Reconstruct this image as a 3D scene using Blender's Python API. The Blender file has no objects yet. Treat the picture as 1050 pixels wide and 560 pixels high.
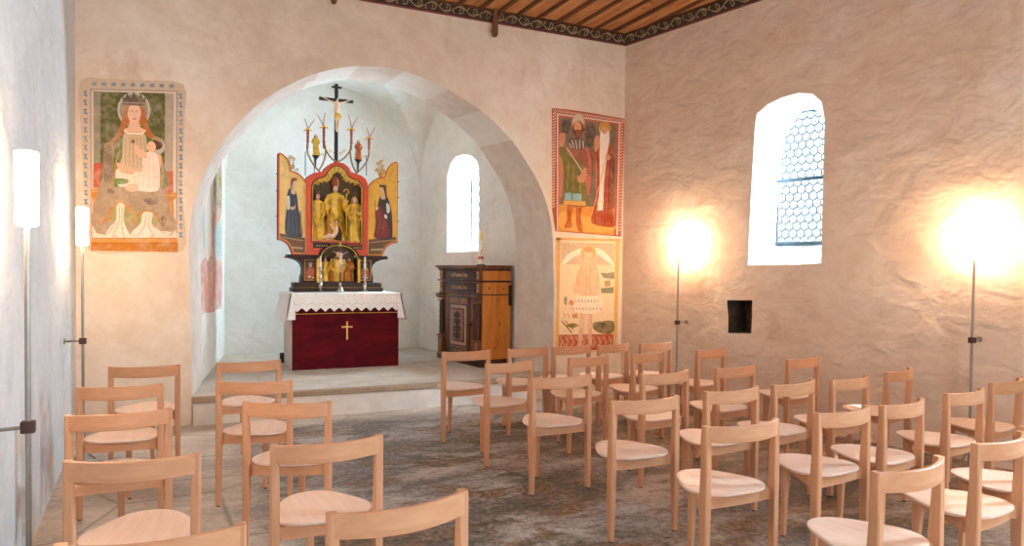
import bpy, bmesh, math, random
from mathutils import Vector, Matrix, noise
from mathutils.geometry import delaunay_2d_cdt
random.seed(7)
PI = math.pi
scene = bpy.context.scene
COL = scene.collection

# ------------------------------------------------------------------ camera
YAW, PITCH, ROLL = math.radians(25.6), 0.0251, -0.0107
F0 = Vector((math.sin(YAW), math.cos(YAW), 0)); R0 = Vector((math.cos(YAW), -math.sin(YAW), 0)); U0 = Vector((0, 0, 1))
fw = F0*math.cos(PITCH) - U0*math.sin(PITCH); up = F0*math.sin(PITCH) + U0*math.cos(PITCH)
rt = R0*math.cos(ROLL) - up*math.sin(ROLL); up = up*math.cos(ROLL) + R0*math.sin(ROLL)
cam_data = bpy.data.cameras.new('camera'); cam = bpy.data.objects.new('camera', cam_data); COL.objects.link(cam)
M4 = Matrix(((rt.x, up.x, -fw.x, 0), (rt.y, up.y, -fw.y, 0), (rt.z, up.z, -fw.z, 1.43), (0, 0, 0, 1)))
cam.matrix_world = M4
cam_data.sensor_width = 36; cam_data.lens = 740/1050*36; cam_data.shift_y = 15/1050; cam_data.clip_start = 0.05
scene.camera = cam

# ------------------------------------------------------------------ light
scene.view_settings.view_transform = 'Standard'; scene.view_settings.look = 'None'
scene.view_settings.gamma = 1; scene.view_settings.use_curve_mapping = False
scene.view_settings.exposure = 0.92
scene.cycles.max_bounces = 10; scene.cycles.diffuse_bounces = 6
world = bpy.data.worlds.new('sky'); scene.world = world; world.use_nodes = True
wb = world.node_tree.nodes['Background']; wb.inputs[0].default_value = (0.84, 0.93, 1, 1); wb.inputs[1].default_value = 0.95
DAY = (0.60, 0.83, 1.0)
LAMP = (1.0, 0.67, 0.41)
def area(name, loc, direction, sx, sy, power, color):
    d = bpy.data.lights.new(name, 'AREA'); d.shape = 'RECTANGLE'; d.size = sx; d.size_y = sy; d.energy = power; d.color = color
    o = bpy.data.objects.new(name, d); COL.objects.link(o); o.location = loc
    o.rotation_euler = Vector(direction).to_track_quat('-Z', 'Y').to_euler(); return o
area('nave_window_daylight', (6.75, 3.55, 3.35), Vector((5.38, 5.03, 2.3))-Vector((6.75, 3.55, 3.35)), 1.6, 1.8, 1900, DAY)
sd = bpy.data.lights.new('sun', 'SUN'); sd.energy = 12; sd.angle = .02; sd.color = (1, .96, .86); so = bpy.data.objects.new('sun', sd); COL.objects.link(so); so.location = (9, 9, 9)
so.rotation_euler = Vector((-.85, -1.35, -2.35)).to_track_quat('-Z', 'Y').to_euler()
area('chancel_window_daylight', (4.30, 9.28, 2.33), (-1, -0.2, -0.1), 1.0, 1.6, 380, DAY)
area('rear_side_window_daylight', (6.45, 0.9, 2.35), (-1, -0.1, -0.15), 1.0, 1.9, 760, DAY)
area('rear_fill_light', (2.6, -2.75, 1.9), (0, 1, 0.0), 2.2, 3.2, 95, (0.93, 0.95, 1.0))  # added fill light behind the camera; the rear door is made up
LAMP_EMIT = 88.0

# ------------------------------------------------------------------ materials
def lin(c):
    if isinstance(c, str):
        c = [int(c[i:i+2], 16)/255 for i in (0, 2, 4)]
        c = [x/12.92 if x <= .04045 else ((x+.055)/1.055)**2.4 for x in c]
    return (c[0], c[1], c[2], 1)
class NT:
    def __init__(s, name):
        s.m = bpy.data.materials.new(name); s.m.use_nodes = True; s.t = s.m.node_tree; s.n = s.t.nodes; s.b = s.n['Principled BSDF']
        s.tc = s.n.new('ShaderNodeTexCoord')
    def link(s, a, b): s.t.links.new(a, b)
    def mapping(s, scale=(1, 1, 1), src='Object', rot=(0, 0, 0)):
        m = s.n.new('ShaderNodeMapping'); m.inputs['Scale'].default_value = scale; m.inputs['Rotation'].default_value = rot
        s.link(s.tc.outputs[src], m.inputs[0]); return m.outputs[0]
    def noise(s, vec, scale, detail=5, rough=.6, dist=0):
        n = s.n.new('ShaderNodeTexNoise'); n.inputs['Scale'].default_value = scale; n.inputs['Detail'].default_value = detail
        n.inputs['Roughness'].default_value = rough; n.inputs['Distortion'].default_value = dist
        s.link(vec, n.inputs['Vector']); return n.outputs['Fac']
    def ramp(s, fac, stops):
        r = s.n.new('ShaderNodeValToRGB'); e = r.color_ramp.elements
        while len(e) < len(stops): e.new(.5)
        for el, (p, c) in zip(e, stops): el.position = p; el.color = lin(c)
        s.link(fac, r.inputs[0]); return r.outputs[0]
    def mix(s, fac, a, b, mode='MIX'):
        m = s.n.new('ShaderNodeMix'); m.data_type = 'RGBA'; m.blend_type = mode
        for k, v in ((0, fac), (6, a), (7, b)):
            if isinstance(v, (int, float)): m.inputs[k].default_value = v
            elif isinstance(v, (tuple, str)): m.inputs[k].default_value = lin(v)
            else: s.link(v, m.inputs[k])
        return m.outputs[2]
    def math(s, op, a, b=0.0):
        m = s.n.new('ShaderNodeMath'); m.operation = op
        for k, v in ((0, a), (1, b)):
            if isinstance(v, (int, float)): m.inputs[k].default_value = v
            else: s.link(v, m.inputs[k])
        return m.outputs[0]
    def bump(s, h, strength=.3, dist=.02):
        b = s.n.new('ShaderNodeBump'); b.inputs['Strength'].default_value = strength; b.inputs['Distance'].default_value = dist
        s.link(h, b.inputs['Height']); s.link(b.outputs[0], s.b.inputs['Normal'])
    def color(s, c): s.link(c, s.b.inputs['Base Color'])
MATS = {}
def simple(name, c, rough=.6, metal=0, var=.12, scale=12, bump=0, emit=None, spec=.5):
    if name in MATS: return MATS[name]
    t = NT(name); f = t.noise(t.mapping(), scale, 4)
    c = lin(c); dark = tuple(x*(1-var*1.6) for x in c[:3]); li = tuple(min(1, x*(1+var)) for x in c[:3])
    t.color(t.ramp(f, [(.3, dark), (.7, li)])); t.b.inputs['Roughness'].default_value = rough; t.b.inputs['Metallic'].default_value = metal
    t.b.inputs['Specular IOR Level'].default_value = spec
    if bump: t.bump(t.noise(t.mapping(), scale*3), bump, .005)
    MATS[name] = t.m; return t.m

def plaster(name, stops, stain=None, bump=.55, stain_amt=.5):
    t = NT(name); v = t.mapping()
    n1 = t.noise(v, .9, 6, .62, .6); n2 = t.noise(v, 5.5, 7, .68, .3)
    f = t.math('ADD', t.math('MULTIPLY', n1, .6), t.math('MULTIPLY', n2, .4))
    c = t.ramp(f, stops)
    # pale patches where newer plaster was laid, and fine brownish specks
    p = t.ramp(t.noise(v, 2.2, 3, .5, .8), [(.55, (0, 0, 0)), (.62, (1, 1, 1))])
    c = t.mix(t.math('MULTIPLY', p, .22), c, stops[-1][1])
    sp = t.ramp(t.noise(v, 38, 3, .6), [(.64, (0, 0, 0)), (.74, (1, 1, 1))])
    c = t.mix(t.math('MULTIPLY', sp, .25), c, 'A88468')
    if stain:
        q = t.ramp(t.noise(t.mapping((1, 1, .45)), 2.6, 6, .7, .5), [(.58, (0, 0, 0)), (.72, (1, 1, 1))])
        c = t.mix(t.math('MULTIPLY', q, stain_amt), c, stain)
    t.color(c); t.b.inputs['Roughness'].default_value = .92; t.b.inputs['Specular IOR Level'].default_value = .15
    h = t.math('ADD', t.noise(t.mapping((1, 1, 1.7)), 3.2, 2.5, .5, .5), t.math('MULTIPLY', t.noise(v, 22, 5, .65, .4), .16))
    t.bump(h, bump, .05); return t.m
M_ARCH = plaster('plaster_nave_front', [(.3, 'CDB9A4'), (.5, 'DDCEBC'), (.68, 'EBE2D6')], 'C4A88E', .4)
M_RIGHT = plaster('plaster_nave_right', [(.3, 'D0B298'), (.5, 'DCC4AE'), (.7, 'E8D8C6')], 'C49C7C', .65)
M_LEFT = plaster('plaster_nave_left', [(.3, 'BFC4C6'), (.5, 'D3D7D8'), (.7, 'E4E6E6')], 'B8A490', .5)
M_CHANCEL = plaster('plaster_chancel', [(.3, 'D6CDC2'), (.5, 'E4DED4'), (.7, 'EEEAE4')], 'C9B8A2', .35)
M_REVEAL = plaster('plaster_window_reveal', [(.3, 'E2DED8'), (.7, 'F2F0EC')], None, .4)
def voussoir_material():
    t = NT('plaster_arch_soffit'); v = t.mapping()
    n = t.noise(v, 5, 6, .65, .4)
    c = t.ramp(n, [(.3, 'CDBBAC'), (.7, 'DFD2C6')])
    t.color(c); t.b.inputs['Roughness'].default_value = .92; t.b.inputs['Specular IOR Level'].default_value = .15
    t.bump(t.noise(v, 9, 5, .6), .4, .03); return t.m
M_SOFFIT = voussoir_material()
M_SOFFIT2 = plaster('plaster_arch_soffit_pale', [(.3, 'DAD0C6'), (.7, 'EAE4DC')], None, .4)

def floor_material():
    t = NT('worn_stone_floor'); v = t.mapping()
    sx = t.n.new('ShaderNodeSeparateXYZ'); t.link(t.tc.outputs['Object'], sx.inputs[0])
    n1 = t.noise(t.mapping((.7, 1.3, 1), rot=(0, 0, .35)), 1.5, 8, .7, .5); n2 = t.noise(v, 24, 9, .82, .2)
    n3 = t.noise(t.mapping((.6, 1.4, 1), rot=(0, 0, .2)), 2.6, 9, .75, .6)
    f = t.math('ADD', t.math('MULTIPLY', n1, .62), t.math('MULTIPLY', n2, .38))
    c = t.ramp(f, [(.40, '2E2923'), (.47, '6E6762'), (.53, 'A49D9A'), (.62, 'C8C3C2')])
    br = t.ramp(n3, [(.50, (0, 0, 0)), (.58, (1, 1, 1))])
    c = t.mix(t.math('MULTIPLY', br, .8), c, t.ramp(n2, [(.40, '2C2012'), (.5, '76552F'), (.60, 'A8835A')]))
    mo = t.ramp(t.noise(t.mapping((.9, 1.3, 1)), 1.9, 8, .75, .8), [(.53, (0, 0, 0)), (.60, (1, 1, 1))])
    c = t.mix(t.math('MULTIPLY', mo, .8), c, t.ramp(n2, [(.42, '221D12'), (.58, '665C38')]))
    sp = t.ramp(t.noise(v, 46, 4, .7), [(.36, (1, 1, 1)), (.43, (0, 0, 0))])
    c = t.mix(t.math('MULTIPLY', sp, .6), c, '2E281F')
    # warmer, browner earth on the right of the nave; pale slabs along the left wall and at the platform
    wl = t.n.new('ShaderNodeMapRange'); wl.inputs[1].default_value = 2.9; wl.inputs[2].default_value = 4.4
    t.link(t.math('ADD', sx.outputs[0], t.math('MULTIPLY', n1, 1.2)), wl.inputs[0])
    c = t.mix(t.math('MULTIPLY', wl.outputs[0], .55), c, t.ramp(f, [(.42, '4A3421'), (.5, '8F6C49'), (.58, 'BF9C76')]))
    w = t.n.new('ShaderNodeMapRange'); w.inputs[1].default_value = 1.15; w.inputs[2].default_value = .75
    t.link(t.math('ADD', sx.outputs[0], t.math('MULTIPLY', n3, .8)), w.inputs[0])
    w2 = t.n.new('ShaderNodeMapRange'); w2.inputs[1].default_value = 6.75; w2.inputs[2].default_value = 7.05
    t.link(t.math('ADD', sx.outputs[1], t.math('MULTIPLY', n1, .5)), w2.inputs[0])
    slab = t.ramp(f, [(.40, '9A8E82'), (.5, 'C4B9AD'), (.60, 'DDD4CA')])
    br2 = t.n.new('ShaderNodeTexVoronoi'); br2.feature = 'DISTANCE_TO_EDGE'; br2.inputs['Scale'].default_value = 1.25
    t.link(t.mapping((1, 1.3, 1)), br2.inputs['Vector'])
    jl = t.ramp(br2.outputs[0], [(.0, (1, 1, 1)), (.022, (0, 0, 0))])
    slab = t.mix(t.math('MULTIPLY', jl, .6), slab, '5A4E42')
    c = t.mix(t.math('MAXIMUM', w.outputs[0], w2.outputs[0]), c, slab)
    t.color(c)
    rr = t.ramp(n1, [(.35, (.42, .42, .42)), (.65, (.75, .75, .75))]); t.link(rr, t.b.inputs['Roughness'])
    t.bump(t.math('ADD', f, t.math('MULTIPLY', n3, .5)), .55, .03); return t.m
M_FLOOR = floor_material()
def platform_material():
    t = NT('chancel_stone'); v = t.mapping(); n = t.noise(v, 4, 6, .65)
    b = t.n.new('ShaderNodeTexBrick'); b.inputs['Scale'].default_value = 1; b.inputs['Mortar Size'].default_value = .006
    b.inputs['Brick Width'].default_value = 1.25; b.inputs['Row Height'].default_value = .62; b.inputs['Mortar Smooth'].default_value = .3
    b.inputs['Color1'].default_value = (1, 1, 1, 1); b.inputs['Color2'].default_value = (.9, .9, .9, 1); b.inputs['Mortar'].default_value = (.72, .68, .62, 1)
    t.link(t.mapping(rot=(0, 0, .03)), b.inputs['Vector'])
    t.color(t.mix(1.0, t.ramp(n, [(.3, 'B5A593'), (.7, 'CFC2B3')]), b.outputs[0], 'MULTIPLY'))
    t.b.inputs['Roughness'].default_value = .7; t.bump(n, .2, .01); return t.m
M_PLAT = platform_material()
M_PLATFRONT = simple('whitewashed_riser', 'D8CFC4', .9, 0, .08, 5, .3)
M_NOSING = simple('stone_nosing', 'A08A72', .85, 0, .12, 14, .3)
def wood(name, stops, scale=(14, 14, 1.2), rough=.5, bump=.1, spec=.4, nscale=2.2):
    t = NT(name); n = t.noise(t.mapping(scale), nscale, 6, .62, .5)
    t.color(t.ramp(n, stops)); t.b.inputs['Roughness'].default_value = rough; t.b.inputs['Specular IOR Level'].default_value = spec
    if bump: t.bump(n, bump, .004)
    return t.m
M_BEECH = wood('beech', [(.25, 'BC845E'), (.5, 'C58F69'), (.75, 'CE9B76')], rough=.45)
M_BEECH_R = wood('beech_rail', [(.25, 'BC845E'), (.5, 'C58F69'), (.75, 'CE9B76')], scale=(1.2, 14, 14), rough=.45)
M_BEECH_LIT = wood('beech_seat_lit', [(.25, 'DFBDA6'), (.5, 'E8CBB8'), (.75, 'EED6C6')], scale=(16, 1.5, 16), rough=.4)  # paler than the backs: window sheen on the seats put into the colour
def board_material():
    t = NT('ceiling_boards'); v = t.mapping((9, .8, 9)); n = t.noise(v, 2.4, 8, .7, .9)
    n2 = t.noise(t.mapping((4.3, .25, 1)), 1.0, 2, .5)
    c = t.ramp(n, [(.3, '6E3E1C'), (.46, 'B87A42'), (.6, 'D99E60'), (.75, 'EBBB7C')])
    c = t.mix(.35, c, t.ramp(n2, [(.35, '7A4A22'), (.65, 'D9A066')]), 'MIX')
    k = t.ramp(t.noise(t.mapping((1, .6, 1)), 9, 2, .5), [(.70, (0, 0, 0)), (.76, (1, 1, 1))])
    c = t.mix(t.math('MULTIPLY', k, .6), c, '3D2110')
    t.color(c); t.b.inputs['Roughness'].default_value = .75; t.bump(n, .5, .012); return t.m
M_BOARD = board_material()
M_DARKWOOD = simple('dark_brown_wood', '3A2314', .6, 0, .25, 20)
M_BATTEN = wood('ceiling_batten', [(.3, '3E2312'), (.7, '6E4424')], (9, .8, 9), .8)
M_SCROLL = simple('ochre_carving', 'A88C62', .7, 0, .15, 20)
M_FRIEZE = simple('frieze_ground', '33231B', .75, 0, .3, 14)
M_REDLINE = simple('frieze_red', '7E3324', .7)
M_PEG = simple('peg_wood', '7A4A2C', .6, 0, .25, 12)
M_RED = simple('vermilion_paint', 'DA4A1C', .4, 0, .1, 8)
M_GOLD = simple('gilding', 'F8C044', .34, .1, .22, 14, .1)
M_GOLDF = simple('gilded_ground', 'F0CC6E', .45, .1, .12, 9)
M_GOLDD = simple('deep_gold', 'CC9234', .4, .12, .2, 14)
M_BLACK = simple('black_paint', '14110F', .5, 0, .1)
M_SKIN = simple('painted_flesh', 'EEC4A4', .55, 0, .06)
M_HAIR = simple('painted_hair', '4A2A18', .7)
M_OLIVE = simple('olive_ground', '5E4A1C', .5, .0, .25, 18)
M_WALNUT = wood('walnut', [(.3, '4A2412'), (.5, '74401E'), (.75, '92542A')], (10, 10, 1.4), .38, .15)
M_WALNUT_D = wood('walnut_dark', [(.3, '22120B'), (.7, '472415')], (10, 10, 1.4), .4, .1)
M_PINE = wood('honey_pine', [(.3, 'A8601E'), (.5, 'C4782A'), (.75, 'D68C3A')], (7, 7, .8), .42, .05, nscale=1.6)
M_INLAY = wood('pale_inlay', [(.3, '9A6A48'), (.7, 'BE9070')], (12, 12, 2), .45)
M_INLAYM = wood('mid_inlay', [(.3, '7A4A2E'), (.7, '946044')], (12, 12, 2), .45)
M_KNOT = simple('pine_knot', '5E2E10', .5)
def velvet():
    t = NT('crimson_velvet'); n = t.noise(t.mapping((1, 1, 2.5)), 3, 6, .6, .6)
    t.color(t.ramp(n, [(.3, '38040C'), (.7, '600A16')])); t.b.inputs['Roughness'].default_value = .8
    t.b.inputs['Sheen Weight'].default_value = .5; t.b.inputs['Sheen Tint'].default_value = (.9, .2, .3, 1); t.b.inputs['Specular IOR Level'].default_value = .1
    t.bump(n, .3, .02); return t.m
M_VELVET = velvet()
def lace():
    t = NT('white_lace'); n = t.noise(t.mapping(), 60, 3, .6)
    t.color(t.ramp(n, [(.3, 'E2DCD8'), (.55, 'F6F3F1')])); t.b.inputs['Roughness'].default_value = .9; t.bump(n, .12, .002); return t.m
M_LACE = lace()
M_LINEN = simple('white_linen', 'ECE6E0', .85, 0, .04, 8)
M_WAX = simple('candle_wax', 'F2E8D2', .5, 0, .03)
M_SILVER = simple('silver_metal', 'B9B2A4', .25, .9, .1)
M_STEEL = simple('pole_steel', '9A958C', .35, .85, .08)
M_STEELD = simple('pole_steel_dark', '9A8C80', .45, .4, .08)
M_LEATHER = simple('brown_clamp', '4A2A20', .6, 0, .15)
M_RUBBER = simple('black_rubber', '17130F', .8)
M_IRON = simple('black_iron', '1B1714', .5, .3)
M_LEAD = simple('lead_came', '3E4C56', .6, .2, .06)
M_WINBAR = simple('window_iron', '4A5E6A', .6, .1, .08)
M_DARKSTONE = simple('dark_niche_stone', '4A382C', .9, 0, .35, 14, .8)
t = NT('lamp_shade_glow'); t.b.inputs['Base Color'].default_value = (1, .95, .9, 1)
t.b.inputs['Emission Color'].default_value = (*LAMP, 1); t.b.inputs['Emission Strength'].default_value = LAMP_EMIT
t.link(t.ramp(t.noise(t.mapping(), 3, 2), [(.3, (LAMP[0], LAMP[1]*.97, LAMP[2]*.95)), (.7, LAMP)]), t.b.inputs['Emission Color']); M_SHADE = t.m
t = NT('window_glass'); tr = t.n.new('ShaderNodeBsdfTransparent'); gl = t.n.new('ShaderNodeBsdfGlossy'); mx = t.n.new('ShaderNodeMixShader')
tr.inputs[0].default_value = (.93, .97, 1, 1); gl.inputs['Roughness'].default_value = .15; mx.inputs[0].default_value = .05
t.link(tr.outputs[0], mx.inputs[1]); t.link(gl.outputs[0], mx.inputs[2]); t.link(mx.outputs[0], t.n['Material Output'].inputs[0]); M_GLASS = t.m

_fres = {}
def fresco_mat(hexc, wear=.35, worn='D9C4AE'):
    k = (hexc, wear, worn)
    if k in _fres: return _fres[k]
    t = NT('fresco_' + hexc.lower()); v = t.mapping()
    n = t.noise(v, 16, 7, .75, .4); n2 = t.noise(v, 3.5, 5, .7)
    f = t.ramp(t.math('ADD', t.math('MULTIPLY', n, .55), t.math('MULTIPLY', n2, .45)), [(.46, (0, 0, 0)), (.64, (1, 1, 1))])
    c = t.mix(t.math('MULTIPLY', f, wear), hexc, worn)
    c = t.mix(t.math('MULTIPLY', t.ramp(t.noise(v, 45, 3), [(.58, (0, 0, 0)), (.7, (1, 1, 1))]), .25), c, '5E4A3A')
    t.color(c); t.b.inputs['Roughness'].default_value = .9; t.b.inputs['Specular IOR Level'].default_value = .15
    t.bump(n, .15, .01); _fres[k] = t.m; return t.m

# ------------------------------------------------------------------ mesh helpers
def link(name, bm, mats, parent=None, smooth=True, kind=None, angle=40, loc=None):
    me = bpy.data.meshes.new(name); bmesh.ops.recalc_face_normals(bm, faces=bm.faces); bm.to_mesh(me); bm.free()
    if not isinstance(mats, (list, tuple)): mats = [mats]
    for m in mats: me.materials.append(m)
    if smooth:
        me.shade_smooth()
        me.set_sharp_from_angle(angle=math.radians(angle))
    o = bpy.data.objects.new(name, me); COL.objects.link(o)
    if parent: o.parent = parent
    if loc: o.location = loc
    if kind: o['kind'] = kind
    return o
def raw(name, bm, mats, parent=None, smooth=False, kind=None):
    me = bpy.data.meshes.new(name); bm.to_mesh(me); bm.free()
    if not isinstance(mats, (list, tuple)): mats = [mats]
    for m in mats: me.materials.append(m)
    if smooth: me.shade_smooth()
    o = bpy.data.objects.new(name, me); COL.objects.link(o)
    if parent: o.parent = parent
    if kind: o['kind'] = kind
    return o
def thing(name, label, cat, loc=(0, 0, 0), rz=0, group=None):
    o = bpy.data.objects.new(name, None); COL.objects.link(o); o.location = loc; o.rotation_euler = (0, 0, rz)
    o.empty_display_size = .1; o['label'] = label; o['category'] = cat
    if group: o['group'] = group
    return o
def tag(o, label, cat, group=None):
    o['label'] = label; o['category'] = cat
    if group: o['group'] = group
    return o
def BM(): return bmesh.new()
def box(bm, x0, x1, y0, y1, z0, z1, mi=0, bev=0.0):
    vs = [bm.verts.new((x, y, z)) for z in (z0, z1) for y in (y0, y1) for x in (x0, x1)]
    fs = [bm.faces.new([vs[i] for i in q]) for q in ((0, 2, 3, 1), (4, 5, 7, 6), (0, 1, 5, 4), (2, 6, 7, 3), (0, 4, 6, 2), (1, 3, 7, 5))]
    for f in fs: f.material_index = mi
    if bev:
        es = list({e for f in fs for e in f.edges})
        r = bmesh.ops.bevel(bm, geom=es, offset=bev, segments=2, profile=.5, affect='EDGES')
        for f in r['faces']: f.material_index = mi
def loft(bm, rings, close=True, caps=True, mi=0):
    R = [[bm.verts.new(p) for p in r] for r in rings]; n = len(R[0])
    for a, b in zip(R, R[1:]):
        for i in range(n if close else n-1):
            j = (i+1) % n; f = bm.faces.new((a[i], a[j], b[j], b[i])); f.material_index = mi
    if caps and close:
        bm.faces.new(list(reversed(R[0]))).material_index = mi; bm.faces.new(R[-1]).material_index = mi
    return R
def tube(bm, pts, rad, seg=8, mi=0, caps=True):
    pts = [Vector(p) for p in pts]; rings = []; prev = None
    for i, p in enumerate(pts):
        d = (pts[min(i+1, len(pts)-1)] - pts[max(i-1, 0)]).normalized()
        if prev is None:
            u = d.orthogonal().normalized()
        else: u = (prev - d*prev.dot(d)); u = u.normalized() if u.length > 1e-6 else d.orthogonal().normalized()
        prev = u; v = d.cross(u); r = rad[i] if isinstance(rad, (list, tuple)) else rad
        rings.append([p + (u*math.cos(a)+v*math.sin(a))*r for a in [2*PI*k/seg for k in range(seg)]])
    loft(bm, rings, True, caps, mi)
def lathe(bm, prof, seg=16, cx=0, cy=0, mi=0, sx=1, sy=1):
    loft(bm, [[(cx+r*sx*math.cos(2*PI*k/seg), cy+r*sy*math.sin(2*PI*k/seg), z) for k in range(seg)] for r, z in prof], True, True, mi)
def ball(bm, c, r, sx=1, sy=1, sz=1, seg=12, mi=0):
    n = 8; prof = [(max(.001, r*math.sin(PI*i/n)), -r*math.cos(PI*i/n)) for i in range(n+1)]
    loft(bm, [[(c[0]+a*sx*math.cos(2*PI*k/seg), c[1]+a*sy*math.sin(2*PI*k/seg), c[2]+b*sz) for k in range(seg)] for a, b in prof], True, True, mi)
def prism(bm, poly, y0, y1, mi=0, axis='y', mi_side=None):
    # poly of (a, b): axis y -> (x=a, z=b); axis x -> (y=a, z=b); axis z -> (x=a, y=b)
    def P(a, b, t):
        return (a, t, b) if axis == 'y' else ((t, a, b) if axis == 'x' else (a, b, t))
    A = [bm.verts.new(P(a, b, y0)) for a, b in poly]; B = [bm.verts.new(P(a, b, y1)) for a, b in poly]; n = len(poly)
    fa = bm.faces.new(A); fb = bm.faces.new(list(reversed(B))); fa.material_index = mi; fb.material_index = mi
    for i in range(n):
        j = (i+1) % n; f = bm.faces.new((A[j], A[i], B[i], B[j])); f.material_index = mi if mi_side is None else mi_side
    bmesh.ops.triangulate(bm, faces=[fa, fb])
def arc(cx, cy, r, a0, a1, n=10, ry=None):
    ry = ry or r
    return [(cx+r*math.cos(math.radians(a0+(a1-a0)*i/n)), cy+ry*math.sin(math.radians(a0+(a1-a0)*i/n))) for i in range(n+1)]
def catmull(P, sub=6):
    out = []
    for i in range(len(P)-1):
        p0 = P[max(i-1, 0)]; p1 = P[i]; p2 = P[i+1]; p3 = P[min(i+2, len(P)-1)]
        for k in range(sub):
            t = k/sub
            out.append(tuple(.5*((2*b)+(-a+c)*t+(2*a-5*b+4*c-d)*t*t+(-a+3*b-3*c+d)*t**3) for a, b, c, d in zip(p0, p1, p2, p3)))
    out.append(tuple(P[-1])); return out
def inpoly(p, poly):
    x, y = p; c = False; j = len(poly)-1
    for i in range(len(poly)):
        xi, yi = poly[i]; xj, yj = poly[j]
        if (yi > y) != (yj > y) and x < (xj-xi)*(y-yi)/(yj-yi)+xi: c = not c
        j = i
    return c
def wall(name, outer, holes, fn, mat, kind='structure'):
    vs, es = [], []
    for poly in [outer]+holes:
        b = len(vs); vs += [Vector(p) for p in poly]; es += [(b+i, b+(i+1) % len(poly)) for i in range(len(poly))]
    r = delaunay_2d_cdt(vs, es, [], 0, 1e-5); bm = BM()
    V = [bm.verts.new(fn(v.x, v.y)) for v in r[0]]
    for f in r[2]:
        c = (sum(r[0][i].x for i in f)/3, sum(r[0][i].y for i in f)/3)
        if inpoly(c, outer) and not any(inpoly(c, h) for h in holes): bm.faces.new([V[i] for i in f])
    return raw(name, bm, mat, kind=kind)

# ------------------------------------------------------------------ room frame
YA = 7.084                                                   # plane of the chancel arch wall
RWX = lambda y: 4.827 + .193*(YA-y)
LWX = lambda y: -.688 + .0231*(YA-y)
nR = Vector((1, .193, 0)).normalized(); tR = Vector((.193, -1, 0)).normalized()
YB = -2.6; H = 4.16
ARCH = [(.20, .0), (.20, .6), (.19, 1.2), (.185, 1.76), (.274, 2.157), (.436, 2.52), (.729, 2.902), (1.076, 3.168), (1.487, 3.358), (1.86, 3.42),
        (2.24, 3.404), (2.641, 3.286), (3.084, 3.061), (3.435, 2.759), (3.72, 2.365), (3.87, 1.939), (3.914, 1.287), (3.913, .6), (3.911, .0)]
ARCHS = catmull(ARCH, 5)
ARCHS = [(a+.008*noise.noise((a*3, b*3, 0)), max(0, b+.008*noise.noise((a*3, b*3, 5)) if b > .1 else b)) for a, b in ARCHS]
# floor
bm = BM(); box(bm, -1.2, 7.2, YB-.3, 7.3, -.12, 0); raw('floor', bm, M_FLOOR, kind='structure')
# chancel arch wall
outer = [(-.9, 0)] + [ARCHS[0]] + ARCHS[1:-1] + [ARCHS[-1]] + [(5.05, 0), (5.05, H+.05), (-.9, H+.05)]
wall('wall_front', outer, [], lambda a, b: (a, YA, b), M_ARCH)
# arch soffit (thickness of the arch wall), with painted stone blocks of two tints
INN = [(.32+(a-.2)*3.50/3.71, b*1.012) for a, b in ARCHS]
bm = BM(); NS = 6; rr = []
for j in range(NS+1):
    t = j/NS; rr.append([((1-t)*a[0]+t*b[0], YA+.766*t, (1-t)*a[1]+t*b[1]) for a, b in zip(ARCHS, INN)])
loft(bm, rr, close=False, caps=False)
for f in bm.faces:
    c = f.calc_center_median(); an = math.degrees(math.atan2(c.z-1.55, c.x-2.05))
    f.material_index = (1 if (int((an+400)/13.5) % 2) else 0) if an > 42 and an < 118 else 0
raw('wall_front_soffit', bm, [M_SOFFIT, M_SOFFIT2], kind='structure', smooth=True)
# chancel: walls, groined vault, platform
CL = lambda y: .296 + (y-7.85)*.162
CR = lambda y: 3.90 - (y-7.85)*.192
YC = 10.35
def cr_poly(): return [(7.85, 0), (YC, 0), (YC, 4.1), (7.85, 4.1)]
AW_OPEN = [(8.80, 1.67), (9.58, 1.665), (9.575, 2.30), (9.585, 2.74), (9.50, 2.90), (9.36, 2.975), (9.18, 2.99), (9.0, 2.95), (8.86, 2.86), (8.80, 2.72), (8.79, 2.3)]
wall('wall_chancel_right', cr_poly(), [AW_OPEN], lambda a, b: (CR(a), a, b), M_CHANCEL)
wall('wall_chancel_left', cr_poly(), [], lambda a, b: (CL(a), a, b), M_CHANCEL)
wall('wall_chancel_back', [(CL(YC), 0), (CR(YC), 0), (CR(YC), 4.1), (CL(YC), 4.1)], [], lambda a, b: (a, YC, b), M_CHANCEL)
bm = BM(); poly = [(CL(7.85)-.2, 0)] + INN + [(CR(7.85)+.2, 0), (CR(7.85)+.2, 4.2), (CL(7.85)-.2, 4.2)]
bm.free(); wall('wall_chancel_front', poly, [], lambda a, b: (a, 7.851, b), M_CHANCEL)
bm = BM(); N = 48; G = []
for j in range(N+1):
    y = 7.85+(YC-7.85)*j/N; row = []
    for i in range(N+1):
        xn = -1+2*i/N; x = CL(y)+(CR(y)-CL(y))*(xn+1)/2; yn = -1+2*j/N
        za = 1.45*math.sqrt(max(0, 1-abs(xn)**2.05)); zb = 1.45*math.sqrt(max(0, 1-abs(yn)**2.05))
        row.append(bm.verts.new((x, y, 2.55+max(za, zb))))
    G.append(row)
for j in range(N):
    for i in range(N): bm.faces.new((G[j][i], G[j][i+1], G[j+1][i+1], G[j+1][i]))
link('ceiling_chancel', bm, M_CHANCEL, kind='structure', angle=14)
bm = BM(); prism(bm, [(.21, 7.04), (3.90, 7.06), (3.91, 7.85), (CR(7.85), 7.85), (CR(YC)+.02, YC+.02), (CL(YC)-.02, YC+.02), (.2, 7.1)], .0, .248, axis='z')
raw('platform_floor', bm, M_PLAT, kind='structure')
bm = BM(); box(bm, .215, 3.895, 7.028, 7.05, 0, .205); raw('platform_riser', bm, M_PLATFRONT, kind='structure')
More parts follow.
